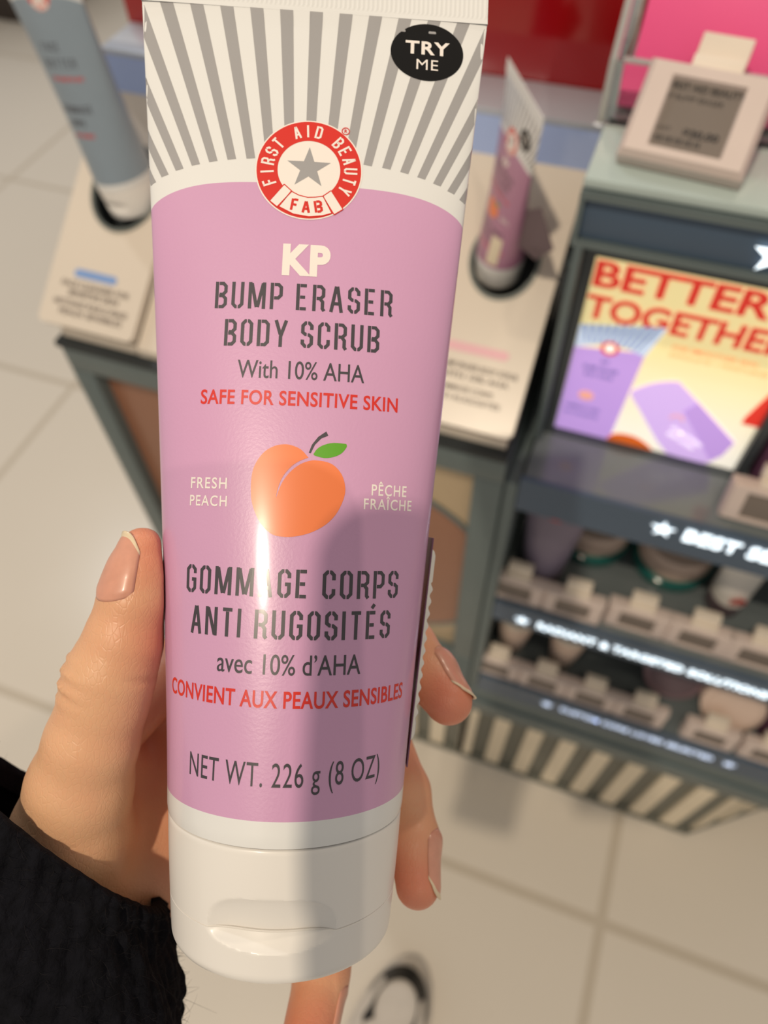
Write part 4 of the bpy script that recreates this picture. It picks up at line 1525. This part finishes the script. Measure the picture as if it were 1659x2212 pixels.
for x, y, z, lab, til in tag_spots:
    c = copy_thing(ptag)
    c.location = (x, y, Z(z) + 0.0005)
    c.rotation_euler = (math.radians(til), 0, 0)
    c.name = 'price_tag'
    c.scale = (1.0, 0.66, 1.0)
    tag(c, 'pale ' + lab, 'price tag', 'price tags on the display tower')
# the big one on the glass top
ptag.location = (0.0120, 0.3930, Z(-0.2250) + 0.0105)
ptag.rotation_euler = (math.radians(35), 0, math.radians(-6))
ptag.scale = (1.05, 1.02, 1.0)
tag(ptag, 'large pale price tag with cream clip leaning on the glass top slab', 'price tag')
flat('screen_lettering', merge2d([label2d('FIRST AID BEAUTY', -0.0185, 0.0185, 0.0378, 0.0037, 0.02), label2d('KP BUMP ERASER', -0.0185, 0.010, 0.0325, 0.0026, 0.0),
                                  label2d('UNIT', -0.0175, -0.010, 0.0165, 0.0018, 0.0), label2d('$30.00', -0.004, 0.0135, 0.0150, 0.0040, 0.04)] + bar), M['ink'], ptag, Matrix.Translation((0, 0, -0.0022)))

# --- clear acrylic holder with pink cards on the glass top
ah = empty('acrylic_holder', (0.06, 0.442, Z(-0.2254)))
tag(ah, 'clear acrylic holder of pink cards on the glass top slab', 'holder')
ax0, ax1 = -0.094, 0.20
boxes('front_wall', [((ax0, 0, 0.0), (ax1, 0.003, 0.034))], M['acrylic'], ah, 0.0004)
boxes('floor_plate', [((ax0 + 0.0032, 0.0032, 0.0004), (ax1, 0.10, 0.003))], M['acrylic'], ah)
prism('side_wall', [(0.0, 0.0), (0.12, 0.0), (0.12, 0.15), (0.075, 0.15), (0.0, 0.034)], 0.003, M['acrylic'], ah,
      Matrix.Translation((ax0 - 0.003, 0.0002, 0.0)) @ Matrix(((0, 0, 1, 0), (1, 0, 0, 0), (0, 1, 0, 0), (0, 0, 0, 1))), 0.0004)
M['acrylic_edge'] = mat('polished_acrylic_edge', rgb(206, 208, 204), 0.15, 0.03, 40, coat=0.5, trans=0.45)
boxes('polished_edge', [((ax0 - 0.0034, -0.0004, 0.0), (ax0 + 0.0006, 0.0036, 0.0345)), ((ax0 + 0.0036, -0.0006, 0.0335), (ax1, 0.0034, 0.0355))], M['acrylic_edge'], ah, 0.0004)
prism('slanted_edge', [(0.0, 0.0335), (0.0030, 0.0335), (0.078, 0.15), (0.0745, 0.15)], 0.0036, M['acrylic_edge'], ah,
      Matrix.Translation((ax0 - 0.0032, 0.0, 0.0006)) @ Matrix(((0, 0, 1, 0), (1, 0, 0, 0), (0, 1, 0, 0), (0, 0, 0, 1))))
for k in range(3):
    a = 0.94 - 0.03 * k
    pc = box('pink_card', (-0.087 + 0.001 * k, 0, 0), (0.17, 0.0022, 0.17), M['pink_card'], None, 0.0006)
    pc.location = (0.06, 0.4575 + 0.006 * k, Z(-0.2203))
    pc.rotation_euler = (-math.radians(32), 0, 0)
    tag(pc, ['front hot pink card leaning in the acrylic holder', 'middle hot pink card behind the front one in the holder', 'rearmost hot pink card in the acrylic holder'][k], 'card', 'pink cards in the acrylic holder')

# --- tester tubes standing on their caps
def stand_tube(name, loc, yaw, lean, s, label, colour, sticker, scrub):
    up = Vector((lean[0], lean[1], 1)).normalized()
    nz_ = Vector((math.sin(yaw), -math.cos(yaw), 0))
    nz_ = (nz_ - up * nz_.dot(up)).normalized()
    mw = Matrix.Translation(loc) @ Matrix((up.cross(nz_), up, nz_)).transposed().to_4x4() @ Matrix.Scale(s, 4)
    root = empty(name, mw=mw)
    tag(root, label, 'tube')
    make_tube(root, colour, sticker, scrub)
    return root
TS = 0.90
t2 = stand_tube('tester_tube', (-0.0955, 0.5040, Z(-0.3700)), -0.913, (0.057, -0.19), 0.755, 'mauve and white tester tube with black oval sticker in the tray beside the display tower', M['tester_lilac'], False, True)
D['big_sticker'] = decal_mesh('sticker', poly2d([(19.5 + 9.2 * math.cos(a * PI / 30), 156 + 8.6 * math.sin(a * PI / 30)) for a in range(60)]), 0.16)
st2 = share('sticker', D['big_sticker'], M['black_sticker'], t2, 'black oval sticker')
D['big_try'] = decal_mesh('sticker_lettering', merge2d([label2d('TRY', 14, 25, 155.5, 4.2, 0.02), label2d('ME', 16.5, 22.5, 150.2, 3.2)]), 0.2)
share('sticker_lettering', D['big_try'], M['white_print'], st2)
# curled price flag on the tester's right side
bm = bmesh.new()
fl_ = [(0.0275, 0.040, -0.003), (0.0285, 0.085, -0.003), (0.042, 0.098, -0.012), (0.066, 0.066, -0.020), (0.048, 0.036, -0.014)]
a = [bm.verts.new(p) for p in fl_]
b = [bm.verts.new((p[0], p[1], p[2] - 0.0006)) for p in fl_]
bm.faces.new(a)
bm.faces.new(b[::-1])
for i in range(5):
    bm.faces.new((a[i], b[i], b[(i + 1) % 5], a[(i + 1) % 5]))
link('label_flap', bm_mesh('label_flap', bm), M['mauve_pack'], t2)['label'] = 'peeling mauve label flap'
D['label_strip'] = decal_mesh('barcode_label', poly2d([(12, 10), (25, 10), (25, 46), (12, 46)]), 0.2)
share('barcode_label', D['label_strip'], M['slat_pale'], t2, 'pale barcode label low on the tube')
t1 = stand_tube('tester_tube', (-0.4356, 0.4973, Z(-0.3620)), -0.083, (-0.143, 0.0), 1.02, 'grey blue tester tube standing in the left tray', M['blue_tube'], False, False)
for nm, g, mk, lb_ in (('english_name', merge2d([stencil2d('FACE', -15, 3, 103, 6.0, 0.8), stencil2d('BUTTER', -17, 14, 92, 6.4, 0.8)]), 'dark_print', 'charcoal English name'),
                       ('french_name', merge2d([stencil2d('GOMMAGE', -17, 14, 60.5, 5.8, 0.8), stencil2d('CORPS', -13, 3, 51, 5.0, 0.8)]), 'dark_print', 'charcoal French name'),
                       ('english_claim', label2d('FOR SENSITIVE SKIN', -15, 16, 83, 3.2, 0.02), 'red_print', 'red English line'),
                       ('french_claim', label2d('PEAUX SENSIBLES', -13, 8, 42.5, 3.2, 0.02), 'red_print', 'red French line')):
    share(nm + '_lettering', decal_mesh(nm, g, 0.08), M[mk], t1, lb_)

# --- products on the shelves of the tower
def product(name, loc, label, cat, parts, rot=(0, 0, 0), group=None):
    r = empty(name, (loc[0], loc[1], Z(loc[2]) + 0.0006), rot)
    tag(r, label, cat, group)
    for nm, prof, m in parts:
        lathe(nm, prof, m, r, 48)
    return r
# boxed tube hung at the left of the first shelf
def small_tube(name, loc, label, body_m, cap_m, h=0.13, r=0.021, w=0.033, yaw=0.0):
    root = empty(name, (loc[0], loc[1], Z(loc[2]) + 0.0006), (0, 0, yaw))
    tag(root, label, 'tube')
    lathe('cap', [(0.0, 0.0), (r * 0.92, 0.0), (r * 0.97, 0.002), (r, 0.024), (r * 0.9, 0.0245), (0, 0.0245)], cap_m, root, 40)
    n, V, F = 40, [], []
    rows = 14
    for i in range(rows + 1):
        u = i / rows
        a, b = r * 0.97 + (w - r) * u, r * 0.97 * (1 - u) + 0.0006
        for j in range(n):
            V.append((a * math.cos(2 * PI * j / n), b * math.sin(2 * PI * j / n), 0.0247 + (h - 0.0247) * u))
    for i in range(rows):
        for j in range(n):
            F.append((i * n + j, i * n + (j + 1) % n, (i + 1) * n + (j + 1) % n, (i + 1) * n + j))
    F.append(tuple(rows * n + j for j in range(n)))
    me = bpy.data.meshes.new('tube_body')
    me.from_pydata(V, [], F)
    link('tube_body', me, body_m, root, 60)
    return root
s1 = small_tube('shelf_tube', (0.004, 0.437, -0.706), 'dusky lilac tube standing at the left end of the shelf under best sellers', mat('dusky_lilac_print', rgb(128, 118, 136), 0.4), M['mauve_pack'], 0.15, 0.023, 0.034)
em = lathe('emblem', [(0.0, 0.0), (0.006, 0.0), (0.009, 0.0), (0.009, 0.0007), (0.0, 0.0007)], M['red_print'], s1, 32)
em.matrix_local = Matrix.Translation((0.0, -0.0095, 0.118)) @ Matrix.Rotation(PI / 2 + 0.17, 4, 'X')
def jar(loc, label):
    return product('cream_jar', loc, label, 'jar', [
        ('glass_base', [(0.0, 0.0), (0.038, 0.0), (0.0415, 0.003), (0.0415, 0.014), (0.037, 0.017), (0.0, 0.017)], M['teal_glass']),
        ('lid', [(0.0, 0.0175), (0.0375, 0.0175), (0.0385, 0.020), (0.0385, 0.044), (0.036, 0.047), (0.0, 0.047)], M['peach_pack'])], group='white lidded jars with teal bases')
jar((0.047, 0.500, -0.706), 'white lidded jar with teal base, next to the dusky lilac tube')
jar((0.134, 0.497, -0.706), 'white lidded jar with teal base, further from the dusky lilac tube')
w1 = small_tube('shelf_tube', (0.192, 0.462, -0.706), 'pale silver tube with red mark standing right of the teal jars', M['tag_white'], M['mauve_pack'], 0.12, 0.019, 0.029, 0.3)
em = lathe('emblem', [(0.0, 0.0), (0.006, 0.0), (0.008, 0.0), (0.008, 0.0007), (0.0, 0.0007)], M['red_print'], w1, 32)
em.matrix_local = Matrix.Translation((0.0, -0.0185, 0.036)) @ Matrix.Rotation(PI / 2 + 0.17, 4, 'X')
def tub(loc, label):
    return product('peach_tub', loc, label, 'tub', [
        ('tub_body', [(0.0, 0.0), (0.0135, 0.0), (0.0145, 0.002), (0.0235, 0.085), (0.022, 0.086), (0.0, 0.086)], M['peach_pack']),
        ('rim_lid', [(0.0, 0.0862), (0.0235, 0.0862), (0.0245, 0.088), (0.0245, 0.096), (0.022, 0.098), (0.0, 0.098)], M['tray_white'])], group='tapered peach tubs')
tub((-0.006, 0.440, -0.908), 'tapered pale peach tub at the left end of the lowest shelf')
tub((0.060, 0.441, -0.908), 'tapered pale peach tub second from the left on the lowest shelf')
def compact(loc, label, m, m2):
    r = empty('round_compact', (loc[0], loc[1], Z(loc[2]) + 0.0006))
    tag(r, label, 'compact')
    o = lathe('disc', [(0.0, -0.008), (0.034, -0.008), (0.0365, -0.006), (0.0365, 0.006), (0.034, 0.008), (0.0, 0.008)], m, r, 56)
    o.matrix_local = Matrix.Translation((0, 0, 0.040)) @ Matrix.Rotation(PI / 2 - 0.5, 4, 'X')
    o = lathe('face', [(0.0, 0.0), (0.029, 0.0), (0.029, 0.0012), (0.0, 0.0012)], m2, r, 56)
    o.matrix_local = Matrix.Translation((0, 0, 0.040)) @ Matrix.Rotation(PI / 2 - 0.5, 4, 'X') @ Matrix.Translation((0, 0, 0.0081))
    box('foot', (-0.013, -0.014, 0.0), (0.013, 0.018, 0.009), m, r, 0.001)
    return r
compact((0.193, 0.452, -0.908), 'dusky mauve round compact propped up on the lowest shelf', mat('mauve_rim', rgb(140, 116, 122), 0.4), M['mauve_pack'])
compact((0.263, 0.434, -0.908), 'pale peach round compact propped up on the lowest shelf', M['peach_pack'], M['peach_pack'])
product('plum_jar', (0.333, 0.440, -0.908), 'plum coloured jar at the right edge of the lowest shelf', 'jar', [
    ('jar_body', [(0.0, 0.0), (0.028, 0.0), (0.031, 0.003), (0.031, 0.030), (0.0, 0.030)], M['purple_card']),
    ('lid', [(0.0, 0.0305), (0.030, 0.0305), (0.031, 0.033), (0.031, 0.048), (0.028, 0.051), (0.0, 0.051)], M['purple_card'])])

# --- dark plinth far across the floor
fp = boxes('floor_plinth', [((-4.2, 2.52, 0.0), (-2.35, 3.6, 0.10)), ((-4.15, 2.56, 0.10), (-2.40, 3.6, 0.16))], M['dark_wood'], None, 0.004)
tag(fp, 'dark brown floor plinth across the aisle, top left corner', 'plinth')

# --- the photographer's shoe
sh = empty('sneaker', (-0.028, -0.07, 0.0), (0, 0, math.radians(-6)))
tag(sh, 'off-white low shoe with a black toe band on the tiled floor under the tube', 'shoe')
def foot_loop(scale=1.0, n=60, z=0.0, grow=0.0):
    out = []
    for i in range(n):
        a = 2 * PI * i / n
        c, s_ = math.cos(a), math.sin(a)
        y = s_ * 0.145
        wd = 0.047 + 0.008 * max(0, s_) - 0.006 * math.exp(-((s_ + 0.1) / 0.35) ** 2)
        x = c * wd * (1 - 0.12 * max(0, s_) ** 4)
        out.append(((x + math.copysign(grow, c) * abs(c)) * scale, (y + grow * s_) * scale, z))
    return out
def loft(name, loops, m, parent, capped=True):
    bm = bmesh.new()
    R_ = [[bm.verts.new(p) for p in l] for l in loops]
    n = len(R_[0])
    for A, B in zip(R_[:-1], R_[1:]):
        for i in range(n):
            bm.faces.new((A[i], A[(i + 1) % n], B[(i + 1) % n], B[i]))
    if capped:
        bm.faces.new(R_[0][::-1])
        bm.faces.new(R_[-1])
    return link(name, bm_mesh(name, bm), m, parent, 40)
loft('sole', [foot_loop(1, 60, 0.0, 0.004), foot_loop(1, 60, 0.004, 0.007), foot_loop(1, 60, 0.024, 0.007), foot_loop(1, 60, 0.027, 0.003)], M['shoe_white'], sh)
def up_loop(k):
    l = []
    for x, y, _ in foot_loop(1, 60, 0, 0.002 - 0.02 * k):
        top = 0.030 + 0.055 * sstep((0.08 - y) / 0.16)
        z = 0.027 + (top - 0.002) * math.sin(k * PI / 2) + 0.006
        l.append((x * (1 - 0.45 * k ** 2), y * (1 - 0.10 * k ** 2) - 0.004 * k, z if k > 0 else 0.027))
    return l
loft('upper', [up_loop(k / 8) for k in range(9)], M['shoe_white'], sh)
def on_upper(x, y, lift=0.0):
    """height of the upper at (x, y)."""
    best = 0.027
    for k in range(60):
        kk = k / 60
        wd = 0.049 + 0.008 * max(0, min(1, y / 0.145)) - 0.02 * kk
        ly = 0.147 - 0.02 * kk - 0.0145 * kk ** 2
        e = (x / max(0.004, wd * (1 - 0.45 * kk ** 2) * math.sqrt(max(0.0, 1 - min(1, (y + 0.004 * kk) / ly) ** 2)) + 1e-6)) ** 2
        if e <= 1 and abs(y) < ly:
            top = 0.030 + 0.055 * sstep((0.08 - y) / 0.16)
            best = 0.027 + (top - 0.002) * math.sin(kk * PI / 2) + 0.006
    return best + lift
bm = bmesh.new()
prev = None
for i in range(41):
    a = math.radians(-40 + 260 * i / 40)
    q = []
    for rr in (0.66, 1.0):
        x, y = 0.042 * rr * math.cos(a), 0.085 + 0.052 * rr * math.sin(a)
        q.append(bm.verts.new((x, y, on_upper(x, y, 0.010))))
    for rr in (1.0, 0.66):
        x, y = 0.042 * rr * math.cos(a), 0.085 + 0.052 * rr * math.sin(a)
        q.append(bm.verts.new((x, y, on_upper(x, y, -0.003))))
    if prev:
        for e in range(4):
            bm.faces.new((prev[e], prev[(e + 1) % 4], q[(e + 1) % 4], q[e]))
    prev = q
link('toe_band', bm_mesh('toe_band', bm), M['shoe_black'], sh, 50)['label'] = 'black band round the toe'
for k in range(5):
    y = 0.030 - 0.022 * k
    bm = bmesh.new()
    pr_ = None
    for i in range(13):
        u = i / 12 * 2 - 1
        x = u * 0.024
        yy = y + 0.006 * math.sin(u * 2)
        z = on_upper(x, yy, 0.0) + 0.002
        q = [bm.verts.new((x, yy + dy, z + dz)) for dy, dz in ((-0.0035, 0), (0.0035, 0), (0.0035, 0.0025), (-0.0035, 0.0025))]
        if pr_:
            for e in range(4):
                bm.faces.new((pr_[e], pr_[(e + 1) % 4], q[(e + 1) % 4], q[e]))
        pr_ = q
    link('lace', bm_mesh('lace', bm), M['lace'] if k else M['shoe_black'], sh, 40)
